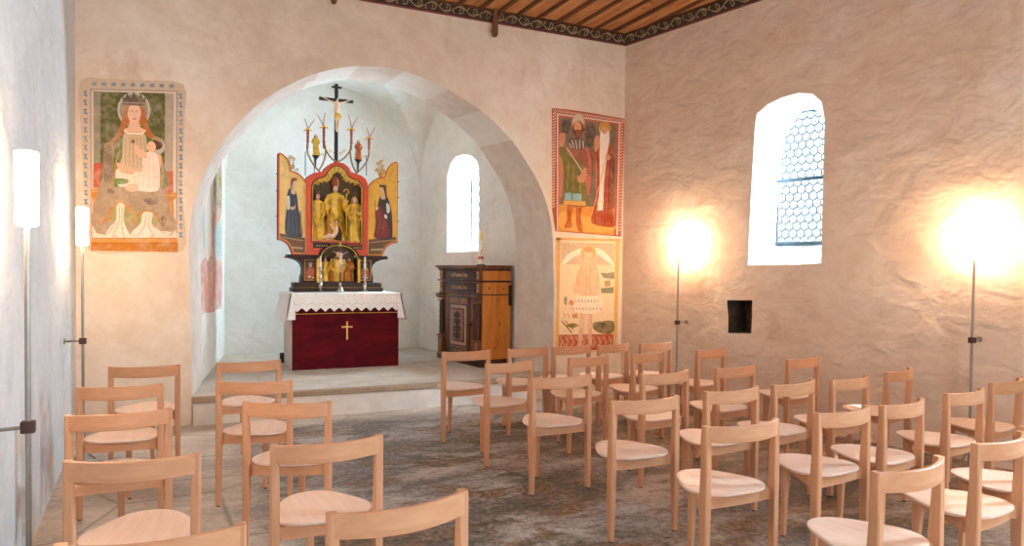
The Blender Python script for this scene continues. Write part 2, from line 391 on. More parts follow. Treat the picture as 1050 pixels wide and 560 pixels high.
bm = BM(); box(bm, .205, 3.905, 7.01, 7.10, .2, .251, 0, .006); link('platform_step_edge', bm, M_NOSING, kind='structure')

# right wall with window, niche, plus one more window beyond the frame
def hole_arch(y0, y1, z0, z1, spring, n=9):
    c = (y0+y1)/2; r = (y1-y0)/2
    return [(y0, z0), (y1, z0)] + [(c+r*math.cos(PI*i/n), spring+(z1-spring)*math.sin(PI*i/n)) for i in range(n+1)]
W1 = [(4.645, 1.516), (4.9, 1.503), (5.15, 1.500), (5.396, 1.497), (5.385, 1.9), (5.365, 2.4), (5.345, 2.86), (5.33, 2.965), (5.22, 3.035), (5.06, 3.075), (4.90, 3.085), (4.76, 3.05), (4.67, 2.96), (4.64, 2.80), (4.645, 2.2)]
W2 = hole_arch(.5, 1.3, 1.5, 3.1, 2.7)
NI = [(5.345, .828), (5.61, .812), (5.612, .98), (5.628, 1.10), (5.63, 1.143), (5.50, 1.148), (5.34, 1.156), (5.338, 1.0)]
RS = 1.0185
wall('wall_right', [(YB, 0), (YA, 0), (YA, H+.05), (YB, H+.05)], [W1, W2, NI], lambda a, b: (RWX(a), a, b), M_RIGHT)
def reveal(name, P, Q, xw, nrm, depth, mat, sub=4):
    n = Vector(nrm); bm = BM(); rings = []
    for k in range(sub+1):
        t = k/sub; tt = t**1.0
        rings.append([Vector((xw(p[0]), p[0], p[1])).lerp(Vector((xw(q[0]), q[0], q[1]))+n*depth, tt) for p, q in zip(P, Q)])
    loft(bm, rings, True, False); o = link(name, bm, mat, kind='structure', angle=35); return o
GA = (4.73, 5.31, 1.70, 2.99)
def fit_q(P, y0, y1, z0, z1):
    a0 = min(p[0] for p in P); a1 = max(p[0] for p in P); b0 = min(p[1] for p in P); b1 = max(p[1] for p in P); out = []
    spring = z1-(y1-y0)/2; c = (y0+y1)/2; r = (y1-y0)/2
    for p in P:
        y = y0+(y1-y0)*(p[0]-a0)/(a1-a0); z = z0+(z1-z0)*(p[1]-b0)/(b1-b0)
        if z > spring:
            d = Vector((y-c, z-spring)); 
            k = max(abs(d.x)/r, abs(d.y)/r)
            d = d.normalized()*r*k if d.length > 0 else d
            y, z = c+d.x, spring+d.y
        out.append((y, z))
    return out
def leaded_window(name, y0, y1, z0, z1, xw, off, bars, tilt=0):
    n = Vector((1, tilt, 0)).normalized(); d = Vector((-tilt, 1, 0)).normalized()
    spring = z1-(y1-y0)/2; cy = (y0+y1)/2; r = (y1-y0)/2
    base = Vector((xw(cy), cy, 0))+n*off
    P = lambda a, z, o=0: base + d*(a-cy) + n*o + Vector((0, 0, z))
    root = bpy.data.objects.new(name, None); COL.objects.link(root); root['kind'] = 'structure'
    outl = [(y0, z0), (y1, z0)] + [(cy+r*math.cos(PI*i/16), spring+r*math.sin(PI*i/16)) for i in range(17)]
    bm = BM(); bm.faces.new([bm.verts.new(P(a, z)) for a, z in outl]); raw('glass', bm, M_GLASS, root)
    bm = BM(); tube(bm, [P(a, z, -.01) for a, z in outl]+[P(y0, z0, -.01)], .013, 6); raw('window_frame', bm, M_WINBAR, root, True)
    # round panes with small lozenges between them
    bm = BM(); D = .083; row = 0; z = z0+D*.5
    inside = lambda a, zz: (y0 <= a <= y1) and z0 <= zz and (zz < spring or (a-cy)**2+(zz-spring)**2 < r*r)
    while z < z1:
        a = y0+D*(.5 if row % 2 == 0 else 1.0)
        while a < y1:
            pts = [(a+D*.56*math.cos(PI/6+PI*k/3), z+D*.56*math.sin(PI/6+PI*k/3)) for k in range(7)]
            for p, q in zip(pts, pts[1:]):
                if inside(*p) and inside(*q): tube(bm, [P(*p), P(*q)], .0062, 4)
            a += D
        z += D*.86; row += 1
    raw('leading', bm, M_LEAD, root, True)
    for zb in bars:
        bm = BM(); A = P(y0, zb, -.02); B = P(y1, zb, -.02); tube(bm, [A, B], .019, 6); raw('bar', bm, M_WINBAR, root, True)
    return root
reveal('trim_1', W1, fit_q(W1, *GA), RWX, nR, .35, M_REVEAL)
leaded_window('window_1', *GA, RWX, .35, [2.335, 1.72], .193)
reveal('trim_2', W2, fit_q(W2, .6, 1.2, 1.62, 3.0), RWX, nR, .35, M_REVEAL)
leaded_window('window_3', .6, 1.2, 1.62, 3.0, RWX, .35, [2.3], .193)
nC = Vector((1, .192, 0)).normalized()
reveal('trim_3', AW_OPEN, fit_q(AW_OPEN, 8.92, 9.46, 1.80, 2.9), CR, nC, .34, M_REVEAL)
leaded_window('window_2', 8.92, 9.46, 1.80, 2.9, CR, .34, [], .192)
# niche box
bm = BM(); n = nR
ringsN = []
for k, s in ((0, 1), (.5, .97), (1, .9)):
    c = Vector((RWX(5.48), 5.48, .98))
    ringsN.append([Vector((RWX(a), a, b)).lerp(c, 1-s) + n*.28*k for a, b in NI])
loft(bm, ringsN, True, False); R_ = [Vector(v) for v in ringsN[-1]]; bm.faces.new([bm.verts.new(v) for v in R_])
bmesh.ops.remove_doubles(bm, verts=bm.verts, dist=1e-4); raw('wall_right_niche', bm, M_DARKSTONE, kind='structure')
bm = BM()
box(bm, 0, .06, -.13, -.02, .0, .26, 0, .008); ns = link('niche_stone', bm, simple('niche_stone_block', '5E4838', .9, 0, .3, 16, .6))
ns.location = Vector((RWX(5.49), 5.49, .833)) + n*.16; ns.rotation_euler = (0, 0, math.atan(.193)); tag(ns, 'rough brown stone standing inside the dark square wall niche', 'stone')
# left and rear walls
wall('wall_left', [(YB, 0), (YA, 0), (YA, H+.05), (YB, H+.05)], [], lambda a, b: (LWX(a), a, b), M_LEFT)
wall('wall_rear', [(-.8, 0), (1.6, 0), (1.6, 3.3), (3.6, 3.3), (3.6, 0), (7.2, 0), (7.2, H+.05), (-.8, H+.05)], [], lambda a, b: (a, YB, b), M_LEFT)  # the gap is a made-up opening for the added rear fill

# ------------------------------------------------------------------ ceiling
bm = BM(); x = -.9; k = 0
prism(bm, [(-.95, YB-.1), (RWX(YB)+.12, YB-.1), (RWX(YA)+.12, YA+.1), (-.95, YA+.1)], H+.03, H+.08, 1, axis='z')
while x < 6.7:
    ye = min(YA+.05, YA-(x-.05-4.827)/.193)
    w = .215+random.uniform(-.02, .02); dz = random.uniform(0, .008)
    box(bm, x, x+w, YB-.05, ye, H-dz, H+.03, 0, .004); x += w+.012+random.uniform(0, .008)
    box(bm, x-.032, x+.02, YB-.05, ye, H-.022, H+.004, 2, .006)
link('ceiling', bm, [M_BOARD, M_DARKWOOD, M_BATTEN], kind='structure', angle=30)
def frieze(name, p0, p1, inward, peri=.165):
    # board along the wall carved with running scrolls; built between two points at the ceiling
    p0 = Vector(p0); p1 = Vector(p1); L = (p1-p0).length; d = (p1-p0).normalized(); inn = Vector(inward).normalized()
    root = bpy.data.objects.new(name, None); COL.objects.link(root); root['kind'] = 'structure'
    P = lambda a, o, z: p0 + d*a + inn*o + Vector((0, 0, z-p0.z))
    zb, zt = 4.055, 4.15
    sec = [(0, zb-.01), (.012, zb-.012), (.03, zb), (.085, zt-.01), (.09, zt+.01), (0, zt+.02)]
    bm = BM(); loft(bm, [[P(0, o, z) for o, z in sec], [P(L, o, z) for o, z in sec]]); raw('frieze_board', bm, M_FRIEZE, root)
    bm = BM(); tube(bm, [P(0, .02, zb-.004), P(L, .02, zb-.004)], .009, 6); tube(bm, [P(0, .088, zt-.006), P(L, .088, zt-.006)], .01, 6, 1); raw('frieze_moulding', bm, [M_REDLINE, M_BATTEN], root, True)
    bm = BM(); a = .08; s = 1
    Q = lambda u, v: P(u, .0335+.055*v+.004, zb+(zt-zb-.01)*v)          # v 0..1 up the slope
    while a < L-.1:
        w = peri
        main = [Q(a-.02+w*t, .5+.34*s*math.sin(PI*t)) for t in [i/8 for i in range(9)]]
        tube(bm, main, [.003+.0055*math.sin(PI*i/8) for i in range(9)], 5)
        cx = a+w*.46
        sp = [Q(cx+(.036*(1-t*.75))*math.cos(s*(-2.2+7.2*t)), .5-.02*s+(.34*(1-t*.75))*math.sin(s*(-2.2+7.2*t))) for t in [i/12 for i in range(13)]]
        tube(bm, sp, [.0055*(1-.4*i/12) for i in range(13)], 5)
        tube(bm, [Q(a+w*.88, .5), Q(a+w*.93, .5+.3*s), Q(a+w*1.05, .5+.38*s)], [.003, .008, .002], 5)
        a += w; s = -s
    raw('frieze_scroll', bm, M_SCROLL, root, True); return root
frieze('trim_4', (-.70, YA, 4.1), (4.83, YA, 4.1), (0, -1, 0), .15)
frieze('trim_5', (RWX(YA), YA, 4.1), (RWX(0), 0, 4.1), (-1, -.193, 0), .17)
frieze('trim_6', (LWX(YA), YA, 4.1), (LWX(0), 0, 4.1), (1, .02, 0), .17)
for (px, zt, zb, lab) in ((3.11, 4.16, 3.865, 'short brown wooden peg hanging from the painted frieze, right of the arch crown'),
                          (1.437, 4.16, 3.93, 'short wooden peg above the left side of the arch, cut by the photo top')):
    bm = BM(); prism(bm, [(-.018, zt), (.018, zt), (.02, zb+.16), (.028, zb+.14), (.028, zb+.03), (.018, zb+.005), (0, zb), (-.018, zb+.005), (-.028, zb+.03), (-.028, zb+.14), (-.02, zb+.16)], -.018, .018)
    o = link('wooden_peg', bm, M_PEG); o.location = (px, YA-.115, 0); tag(o, lab, 'peg')
    bm = BM(); tube(bm, [(0, -.03, zb+.09), (0, .10, zb+.09)], .006, 6); link('nail', bm, M_IRON, o)

# ------------------------------------------------------------------ chairs
W2c, PW = .22, .033
def make_chair():
    root = thing('wooden_chair', 'x', 'chair')
    # seat: rounded three lobed plate, slightly dished
    bm = BM(); n = 48; zs = .4395; prof = [(.0, zs-.006), (.55, zs-.005), (.85, zs-.001), (.985, zs+.0005), (1.0, zs-.001), (1.0, zs-.009), (.975, zs-.013), (.6, zs-.014), (.0, zs-.014)]
    rings = []
    for s, z in prof:
        ring = []
        for k in range(n):
            a = 2*PI*k/n; r = .196*(1+.102*math.cos(3*(a-PI/2)))
            x = r*math.cos(a); y = .172+r*1.045*math.sin(a)
            ring.append((x*max(s, .004), .172+(y-.172)*max(s, .004), z))
        rings.append(ring)
    loft(bm, rings, True, True); link('seat', bm, M_BEECH_LIT, root, angle=50)
    for s in (-1, 1):
        bm = BM(); rings = []
        for z, d0, d1, w in ((.008, .000, .032, .027), (.20, -.002, .038, .031), (.40, -.003, .046, PW), (.46, -.003, .044, PW), (.60, -.002, .036, PW-.001), (.748, 0, .034, PW-.003), (.75, .001, .033, PW-.005)):
            xo = s*W2c; xi = s*(W2c-w); c = .005
            pts = [(xo, d0+c), (xo-s*c, d0), (xi+s*c*.6, d0), (xi, d0+c*.6), (xi, d1-c), (xi+s*c, d1), (xo-s*c, d1), (xo, d1-c)]
            rings.append([(a, b, z) for a, b in pts])
        loft(bm, rings); lg = link('leg', bm, M_BEECH, root, angle=25)
        bm = BM(); lathe(bm, [(.010, 0), (.012, .001), (.012, .012)], 10, s*(W2c-.014), .016); link('foot_cap', bm, M_RUBBER, lg)
    # front leg, tapering, under the nose of the seat
    bm = BM(); rings = []
    for z, y, w, d in ((.008, .352, .012, .013), (.25, .346, .016, .018), (.375, .340, .020, .022), (.426, .338, .021, .024)):
        c = .005; rings.append([(a, y+b, z) for a, b in ((w, d-c), (w-c, d), (-w+c, d), (-w, d-c), (-w, -d+c), (-w+c, -d), (w-c, -d), (w, -d+c))])
    loft(bm, rings); lg = link('leg', bm, M_BEECH, root, angle=25)
    bm = BM(); lathe(bm, [(.010, 0), (.012, .001), (.012, .012)], 10, 0, .352); link('foot_cap', bm, M_RUBBER, lg)
    # frame: rear rail bowed forward between the posts and two rails running to the front leg
    bm = BM()
    def rail(path, h0, h1, th):
        P = [Vector((a, b, 0)) for a, b in path]; rings = []
        for i, p in enumerate(P):
            d = (P[min(i+1, len(P)-1)]-P[max(i-1, 0)]).normalized(); nn = Vector((-d.y, d.x, 0))*th/2
            lo = h0[i] if isinstance(h0, list) else h0
            rings.append([(p-nn).to_tuple()[:2]+(lo,), (p+nn).to_tuple()[:2]+(lo,), (p+nn).to_tuple()[:2]+(h1,), (p-nn).to_tuple()[:2]+(h1,)])
        loft(bm, rings)
    rail([(-.190, .022), (-.182, .034), (-.165, .040), (-.13, .036), (0, .030), (.13, .036), (.165, .040), (.182, .034), (.190, .022)], [.372]*9, .4265, .022)
    for s in (-1, 1): box(bm, s*.196-.012, s*.196+.012, .036, .068, .374, .4262, 0, .004)
    for s in (-1, 1):
        rail([(s*.188, .050), (s*.10, .19), (s*.03, .305), (s*.012, .335)], [.374, .376, .380, .384], .4264, .02)
    link('seat_frame', bm, M_BEECH_R, root, angle=35)
    # backrest: steam bent board bowed backwards
    bm = BM(); rings = []; m = 18; bw = W2c-.012
    for i in range(m+1):
        t = -1+2*i/m; x = t*bw; bow = -.056*(1-t*t) ; y = .012+bow
        dy = -.056*(-2*t)/bw; nx, ny = -dy, 1; L = math.hypot(nx, ny); nx /= L; ny /= L
        h = .0095; zt = .7495; zb = .679-.004*(1-t*t); c = .003
        rings.append([(x-nx*h, y-ny*h, zb+c), (x-nx*(h-c), y-ny*(h-c), zb), (x+nx*(h-c), y+ny*(h-c), zb), (x+nx*h, y+ny*h, zb+c),
                      (x+nx*h, y+ny*h, zt-c), (x+nx*(h-c), y+ny*(h-c), zt), (x-nx*(h-c), y-ny*(h-c), zt), (x-nx*h, y-ny*h, zt-c)])
    loft(bm, rings); link('backrest', bm, M_BEECH_R, root, angle=30)
    return root
chair0 = make_chair()
def dup(root):
    r = root.copy(); COL.objects.link(r)
    for ch in list(root.children):
        c = ch.copy(); COL.objects.link(c); c.parent = r
        for g in list(ch.children):
            d = g.copy(); COL.objects.link(d); d.parent = c
    return r
GL, GR = 'wooden chairs left of the aisle', 'wooden chairs right of the aisle'
CH = [
 (-.135, 5.468, -6.9, 'L', 'beech chair on the wall side, front row left of the aisle'),
 (.541, 5.486, 2.9, 'L', 'beech chair on the aisle side, front row left of the aisle'),
 (-.235, 4.615, -4.8, 'L', 'beech chair on the wall side, second row left of the aisle'),
 (.470, 4.515, -17.5, 'L', 'beech chair on the aisle side, second row left of the aisle'),
 (-.195, 3.783, 2.0, 'L', 'beech chair on the wall side, third row left of the aisle'),
 (.546, 3.751, -22.2, 'L', 'beech chair on the aisle side, left of the aisle in third row, turned right'),
 (-.108, 2.859, -8.9, 'L', 'large beech chair by the left wall, fourth row left of the aisle'),
 (.577, 2.850, 2.2, 'L', 'large beech chair on the aisle side, fourth row left of the aisle'),
 (-.03, 2.01, -3, 'L', 'beech chair left of the aisle, only its backrest corner in view at photo bottom'),
 (.620, 2.012, 7.0, 'L', 'beech chair on the aisle, nearest row left, its backrest above the photo bottom'),
 (2.251, 5.542, 3.1, 'R', 'front row right of the aisle, beech chair at the aisle end, before the cabinet'),
 (2.845, 5.58, 12.1, 'R', 'front row right of the aisle, second beech chair from the aisle'),
 (3.295, 5.60, 9.2, 'R', 'third beech chair from the aisle, front row right, below the frescoes'),
 (3.745, 5.60, 17.2, 'R', 'fourth beech chair from the aisle, front row right of the aisle'),
 (4.205, 5.57, 11.2, 'R', 'front row right of the aisle, beech chair at the wall end by the corner'),
 (2.288, 4.777, 12.9, 'R', 'second row right of the aisle, beech chair at the aisle end'),
 (3.021, 4.862, 14.1, 'R', 'second row right of the aisle, second beech chair from the aisle'),
 (3.625, 4.902, 18.0, 'R', 'second row right of the aisle, third beech chair from the aisle'),
 (4.333, 4.947, 16.5, 'R', 'second row right of the aisle, beech chair at the wall end by the far lamp'),
 (2.291, 4.015, -.7, 'R', 'third row right of the aisle, beech chair at the aisle end'),
 (3.033, 3.908, 7.6, 'R', 'third row right of the aisle, second beech chair from the aisle'),
 (3.709, 3.972, 9.7, 'R', 'third beech chair from the aisle, third row right of the aisle'),
 (4.595, 4.170, 10.6, 'R', 'beech chair at the wall end of third row, below the leaded window'),
 (2.315, 3.148, -.8, 'R', 'fourth row right of the aisle, beech chair at the aisle end with pale seat'),
 (2.970, 3.202, 5.2, 'R', 'fourth row right of the aisle, second beech chair from the aisle'),
 (3.516, 3.252, 10.4, 'R', 'fourth row right of the aisle, third beech chair from the aisle'),
 (4.032, 3.268, 10.0, 'R', 'fourth beech chair from the aisle, fourth row right of the aisle'),
 (4.693, 3.403, 16.0, 'R', 'beech chair at the wall end of fourth row, left of the near lamp'),
 (2.348, 2.461, .4, 'R', 'fifth row right of the aisle, large beech chair at the aisle end'),
 (3.055, 2.507, 6.8, 'R', 'fifth row right of the aisle, second beech chair from the aisle'),
 (3.542, 2.537, 10.3, 'R', 'fifth row right of the aisle, third beech chair from the aisle'),
 (4.224, 2.637, 7.5, 'R', 'beech chair in fifth row right of the aisle, before the near lamp pole'),
 (4.89, 2.79, 9, 'R', 'beech chair in fifth row right of the aisle, cut by photo right edge'),
 (2.403, 1.683, 7.3, 'R', 'nearest row right of the aisle, beech chair at the bottom edge of the photo'),
 (3.15, 1.81, 8, 'R', 'beech chair in the nearest row at the bottom right corner'),
 (3.68, 1.93, 9, 'R', 'beech chair mostly outside the photo, only its seat tip at the right edge'),
]
for i, (x, y, a, g, lab) in enumerate(CH):
    o = chair0 if i == 0 else dup(chair0)
    o.location = (x, y, 0); o.rotation_euler = (0, 0, math.radians(a)); o['label'] = lab; o['group'] = GL if g == 'L' else GR

# ------------------------------------------------------------------ pole lamps
def lamp(x, y, wallp, lab, clamp_z, lean=0, dark=False):
    root = thing('floor_lamp', lab, 'lamp', (x, y, 0), 0, 'pole lamps along the walls')
    sm = M_STEELD if dark else M_STEEL
    bm = BM(); tube(bm, [(0, 0, .01), (0, 0, .8), (0, 0, 1.585)], .0098, 12); link('pole', bm, sm, root)
    bm = BM(); lathe(bm, [(.030, 1.57), (.035, 1.575), (.036, 1.58), (.038, 1.83), (.037, 1.84), (.032, 1.843)], 24); link('lamp_shade', bm, M_SHADE, root)
    bm = BM()
    for k in range(3):
        a = 2*PI*k/3+.5; tube(bm, [(0, 0, .13), (.04*math.cos(a), .04*math.sin(a), .05), (.085*math.cos(a), .085*math.sin(a), .006)], [.008, .007, .006], 6)
    link('base', bm, M_STEELD, root)
    d = Vector(wallp)-Vector((x, y, 0)); d.z = 0; L = d.length; d.normalize()
    bm = BM(); box(bm, -.023, .023, -.02, .02, clamp_z-.022, clamp_z+.022, 0, .004); link('clamp', bm, M_LEATHER, root)
    bm = BM(); tube(bm, [(0, 0, clamp_z), tuple(d*(L-.002)+Vector((0, 0, clamp_z)))], .007, 8)
    e = d*(L-.002); tube(bm, [tuple(e-d*.008+Vector((0, 0, clamp_z))), tuple(e+Vector((0, 0, clamp_z)))], .022, 12)
    link('wall_bracket', bm, M_STEEL if not dark else M_STEELD, root)
    return root
lamp(-.461, 3.16, (LWX(3.16), 3.12, 0), 'lit pole lamp at the left wall nearest the camera, tall white cylinder shade', .83)
lamp(-.545, 6.03, (LWX(6.03), 6.03, 0), 'lit pole lamp at the left wall beside the madonna fresco', .88)
lamp(5.42, 3.36, (RWX(3.38), 3.38, 0), 'lit pole lamp at the right wall near the photo edge, shade lost in its glow', .94, dark=True)
lamp(4.86, 6.10, (RWX(6.13), 6.13, 0), 'lit pole lamp at the right wall between the niche and the corner', .89, dark=True)
#SECTION2
# ------------------------------------------------------------------ drawing helpers for painted surfaces
def PL(u, v, Y):
    # drawing-board units -> metres on an upright plane parallel to the chancel arch
    s = Y*math.tan(YAW+math.atan((u-525)/740)); k = (math.cos(YAW)*Y+math.sin(YAW)*s)/740
    return s, 1.43+(274.7+(u-345)*.0107-v)*k
def ell(cx, cy, rx, ry, n=18, a0=0, a1=360):
    return [(cx+rx*math.cos(math.radians(a0+(a1-a0)*i/n)), cy+ry*math.sin(math.radians(a0+(a1-a0)*i/n))) for i in range(n + (0 if a1-a0 >= 360 else 1))]
def sm(pts, sub=4):
    P = list(pts)+[pts[0]]; out = []
    n = len(pts)
    for i in range(n):
        p0, p1, p2, p3 = pts[i-1], pts[i], pts[(i+1) % n], pts[(i+2) % n]
        for k in range(sub):
            t = k/sub; out.append(tuple(.5*((2*b)+(-a+c)*t+(2*a-5*b+4*c-d)*t*t+(-a+3*b-3*c+d)*t**3) for a, b, c, d in zip(p0, p1, p2, p3)))
    return out
def stroke(pts, w):
    pts = [Vector(p) for p in pts]; L, Rr = [], []
    for i, p in enumerate(pts):
        d = pts[min(i+1, len(pts)-1)]-pts[max(i-1, 0)]; d = d.normalized() if d.length else Vector((1, 0)); n = Vector((-d.y, d.x))*w/2
        L.append(tuple(p+n)); Rr.append(tuple(p-n))
    return L+Rr[::-1]
def paint(name, layers, fn, getm, parent=None, step=.00005):
    """fn(x, y, lift) -> point; every layer is (colour, polygon)"""
    bm = BM(); mats, idx = [], {}
    for k, (c, poly) in enumerate(layers):
        m = getm(c)
        if m.name not in idx: idx[m.name] = len(mats); mats.append(m)
        polys = poly if isinstance(poly[0], list) else [poly]
        for pg in polys:
            out = []
            for p in pg:
                if not out or (Vector(p)-Vector(out[-1])).length > 1e-6: out.append(p)
            r = delaunay_2d_cdt([Vector(p) for p in out], [(i, (i+1) % len(out)) for i in range(len(out))], [], 0, 1e-6)
            V = [bm.verts.new(fn(v.x, v.y, .0012+step*k)) for v in r[0]]; q = r[0][0]
            lift = Vector(fn(q.x, q.y, 1))-Vector(fn(q.x, q.y, 0))
            for f in r[2]:
                cx, cy = sum(r[0][i].x for i in f)/3, sum(r[0][i].y for i in f)/3; wn = 0
                for (ax_, ay_), (bx_, by_) in zip(out, out[1:]+out[:1]):
                    if (ay_ > cy) != (by_ > cy) and cx < (bx_-ax_)*(cy-ay_)/(by_-ay_)+ax_: wn += 1 if by_ > ay_ else -1
                if wn:
                    e = bm.faces.new([V[i] for i in f]); e.material_index = idx[m.name]; e.normal_update()
                    if e.normal.dot(lift) < 0: e.normal_flip()
    return raw(name, bm, mats, parent)

# ------------------------------------------------------------------ frescoes on the arch wall
def fL(x, y, l):
    s, z = PL(80+x/2.95, 80+y/2.947, YA); return (s, YA-l, z)
L = []
A = L.append
A(('CDB9A2', sm([(8, 14), (90, 8), (200, 12), (318, 24), (322, 120), (318, 260), (312, 340), (322, 420), (318, 522), (200, 528), (36, 524), (30, 420), (16, 300), (10, 160)], 3)))
A(('D9CDBD', [(38, 36), (302, 42), (300, 528), (40, 524)]))
for i in range(16): A(('6F8FA6', [[(16, 44+i*27), (30, 42+i*27), (26, 50+i*27), (32, 60+i*27), (18, 58+i*27), (22, 51+i*27)]]))
for i in range(17): A(('6F8FA6', [[(303, 52+i*26), (317, 50+i*26), (313, 58+i*26), (318, 68+i*26), (305, 67+i*26), (309, 59+i*26)]]))
for i in range(9): A(('7E93A2', [[(44+i*29, 18+i*.8), (58+i*29, 17+i*.8), (56+i*29, 30+i*.8), (50+i*29, 25+i*.8), (45+i*29, 31+i*.8)]]))
A(('A8948A', [[(38, 36), (302, 42), (302, 46), (38, 40)], [(38, 36), (42, 36), (44, 520), (40, 520)], [(297, 42), (302, 42), (300, 470), (296, 470)]]))
A(('8F8B78', [(48, 44), (70, 45), (68, 330), (48, 330)]))
A(('5C5E34', [(70, 46), (266, 50), (262, 290), (68, 290)]))
A(('6E6C40', [stroke([(82+k*26, 60), (96+k*26, 90), (80+k*26, 120), (96+k*26, 150)], 3) for k in range(7)]))
A(('AD9F8C', [(264, 50), (290, 52), (286, 330), (262, 330)]))
A(('B95C44', [(48, 262), (74, 256), (74, 330), (46, 335)])); A(('B95C44', [(256, 284), (288, 284), (288, 352), (258, 345)]))
A(('BFB9AB', ell(170, 100, 50, 54))); A(('8E9070', ell(170, 100, 43, 47)))
A(('5E7242', sm([(110, 175), (140, 148), (200, 148), (235, 175), (255, 250), (262, 340), (80, 340), (84, 240)])))
A(('C08038', [(42, 338), (72, 330), (72, 346), (62, 360), (60, 400), (66, 440), (44, 450), (46, 370), (40, 352)]))
A(('C08038', [(250, 346), (298, 348), (300, 360), (288, 372), (290, 420), (298, 440), (270, 452), (266, 370)]))
A(('D8A45E', [stroke([(42, 346), (70, 342)], 3), stroke([(270, 356), (298, 356)], 3), stroke([(52, 364), (54, 440)], 3), stroke([(280, 372), (284, 436)], 3)]))
A(('9B8770', sm([(96, 196), (80, 212), (74, 300), (58, 352), (56, 470), (282, 476), (280, 400), (268, 352), (252, 338), (240, 320), (225, 345), (140, 320), (112, 330), (108, 250), (112, 215)], 3)))
A(('857462', sm([(82, 215), (78, 300), (92, 322), (106, 300), (104, 230), (98, 205)], 3)))
A(('6C5E52', [sm([(92, 338), (110, 342), (104, 352), (90, 350)], 3), sm([(200, 368), (236, 362), (240, 380), (214, 384)], 3), sm([(252, 420), (268, 425), (262, 450), (250, 446)], 3)]))
A(('B8863E', [stroke([(128, 220), (114, 262), (112, 318)], 5), stroke([(252, 235), (258, 280), (254, 330)], 4)]))
A(('B56A34', sm([(146, 86), (190, 84), (206, 112), (214, 150), (240, 196), (226, 190), (204, 172), (192, 145), (152, 145), (132, 175), (106, 202), (92, 204), (120, 170), (134, 128)], 4)))
A(('E3B698', [(158, 130), (184, 130), (188, 150), (206, 162), (200, 172), (142, 172), (138, 162), (154, 150)]))
A(('EBC3A8', ell(171, 110, 20, 30)))
A(('B05A40', [stroke([(160, 104), (168, 103)], 2.4), stroke([(175, 103), (183, 104)], 2.4), stroke([(165, 126), (171, 128), (178, 126)], 3.4)]))
A(('CF9A80', [stroke([(172, 104), (170, 117), (174, 118)], 2)]))
A(('6A5A4E', [(134, 56), (142, 66), (150, 50), (160, 66), (170, 46), (181, 66), (192, 50), (198, 68), (208, 58), (202, 88), (140, 86)]))
A(('9C9080', [stroke([(140, 78), (202, 80)], 4)]))
A(('C9B08C', sm([(144, 168), (198, 170), (208, 200), (204, 262), (200, 292), (128, 284), (134, 240), (136, 200)], 3)))
A(('A88E6C', [stroke([(146+k*11, 182), (144+k*12, 275)], 2.2) for k in range(6)])); A(('F0E2D2', [stroke([(142, 158), (150, 170), (194, 172), (204, 160)], 4)]))
A(('E9D6C4', sm([(118, 276), (160, 282), (196, 290), (170, 320), (140, 332), (118, 320)], 3))); A(('6B8A48', sm([(114, 306), (150, 308), (150, 320), (114, 322)], 3)))
A(('E0AD8C', [sm([(118, 258), (150, 268), (170, 280), (166, 294), (130, 286)], 3), sm([(238, 238), (250, 234), (252, 262), (244, 284), (234, 272)], 3), sm([(184, 274), (206, 272), (208, 288), (192, 292)], 3)]))
A(('B9AFA0', ell(240, 210, 24, 24))); A(('5E3D2A', ell(238, 204, 18, 16))); A(('A98E70', [(222, 186), (232, 178), (258, 188), (252, 198)]))
A(('E8B898', ell(222, 211, 14, 17))); A(('A65A3E', [stroke([(213, 207), (218, 207)], 2), stroke([(215, 219), (220, 220)], 2)]))
A(('EFDACB', sm([(206, 228), (236, 230), (246, 262), (248, 320), (236, 344), (178, 342), (164, 330), (182, 300), (196, 280), (194, 250)], 3)))
A(('D8BBA8', [stroke([(216, 240), (214, 330)], 2), stroke([(228, 240), (230, 336)], 2), stroke([(204, 262), (196, 330)], 2)]))
A(('E4B496', [sm([(178, 206), (186, 214), (208, 232), (204, 246), (184, 238), (172, 222), (170, 210)], 3), sm([(150, 326), (176, 320), (182, 338), (164, 346), (144, 338)], 3)])); A(('7E6A5C', ell(167, 195, 6, 6)))
A(('8E8E5C', sm([(96, 420), (120, 380), (140, 372), (170, 410), (168, 440), (130, 450)], 2))); A(('8E8E5C', sm([(172, 430), (196, 400), (220, 400), (246, 430), (230, 450), (190, 450)], 2)))
A(('B9742E', [stroke([(62, 440), (96, 424), (102, 396), (128, 372), (152, 390), (166, 412)], 7), stroke([(164, 440), (184, 412), (208, 402), (232, 414), (250, 436)], 7)]))
A(('E8D2C4', [sm([(118, 384), (140, 384), (138, 430), (154, 470), (176, 488), (112, 490), (84, 480), (96, 452), (116, 430)], 3), sm([(196, 408), (226, 410), (222, 440), (250, 462), (284, 468), (240, 490), (180, 486), (160, 470), (190, 440)], 3)]))
A(('C88C78', [stroke([(126, 390), (124, 440), (104, 478)], 2.5), stroke([(134, 392), (132, 446), (140, 484)], 2.5), stroke([(206, 412), (202, 448), (178, 480)], 2.5), stroke([(216, 412), (214, 450), (232, 484)], 2.5), stroke([(118, 436), (92, 470)], 2.5), stroke([(222, 446), (266, 472)], 2.5)]))
A(('E2B79A', [ell(112, 482, 9, 7), ell(224, 482, 9, 7)]))
A(('C98A44', [(44, 484), (300, 484), (300, 500), (40, 500)])); A(('B06F28', [(40, 499), (302, 499), (302, 527), (38, 523)])); A(('8A5420', [stroke([(40, 499), (302, 499)], 2), stroke([(44, 485), (300, 486)], 2)]))
fr = paint('fresco', L, fL, lambda c: fresco_mat(c, .55, 'CDB8A4')); tag(fr, 'faded fresco of a crowned seated woman holding a child, left of the chancel arch', 'fresco')

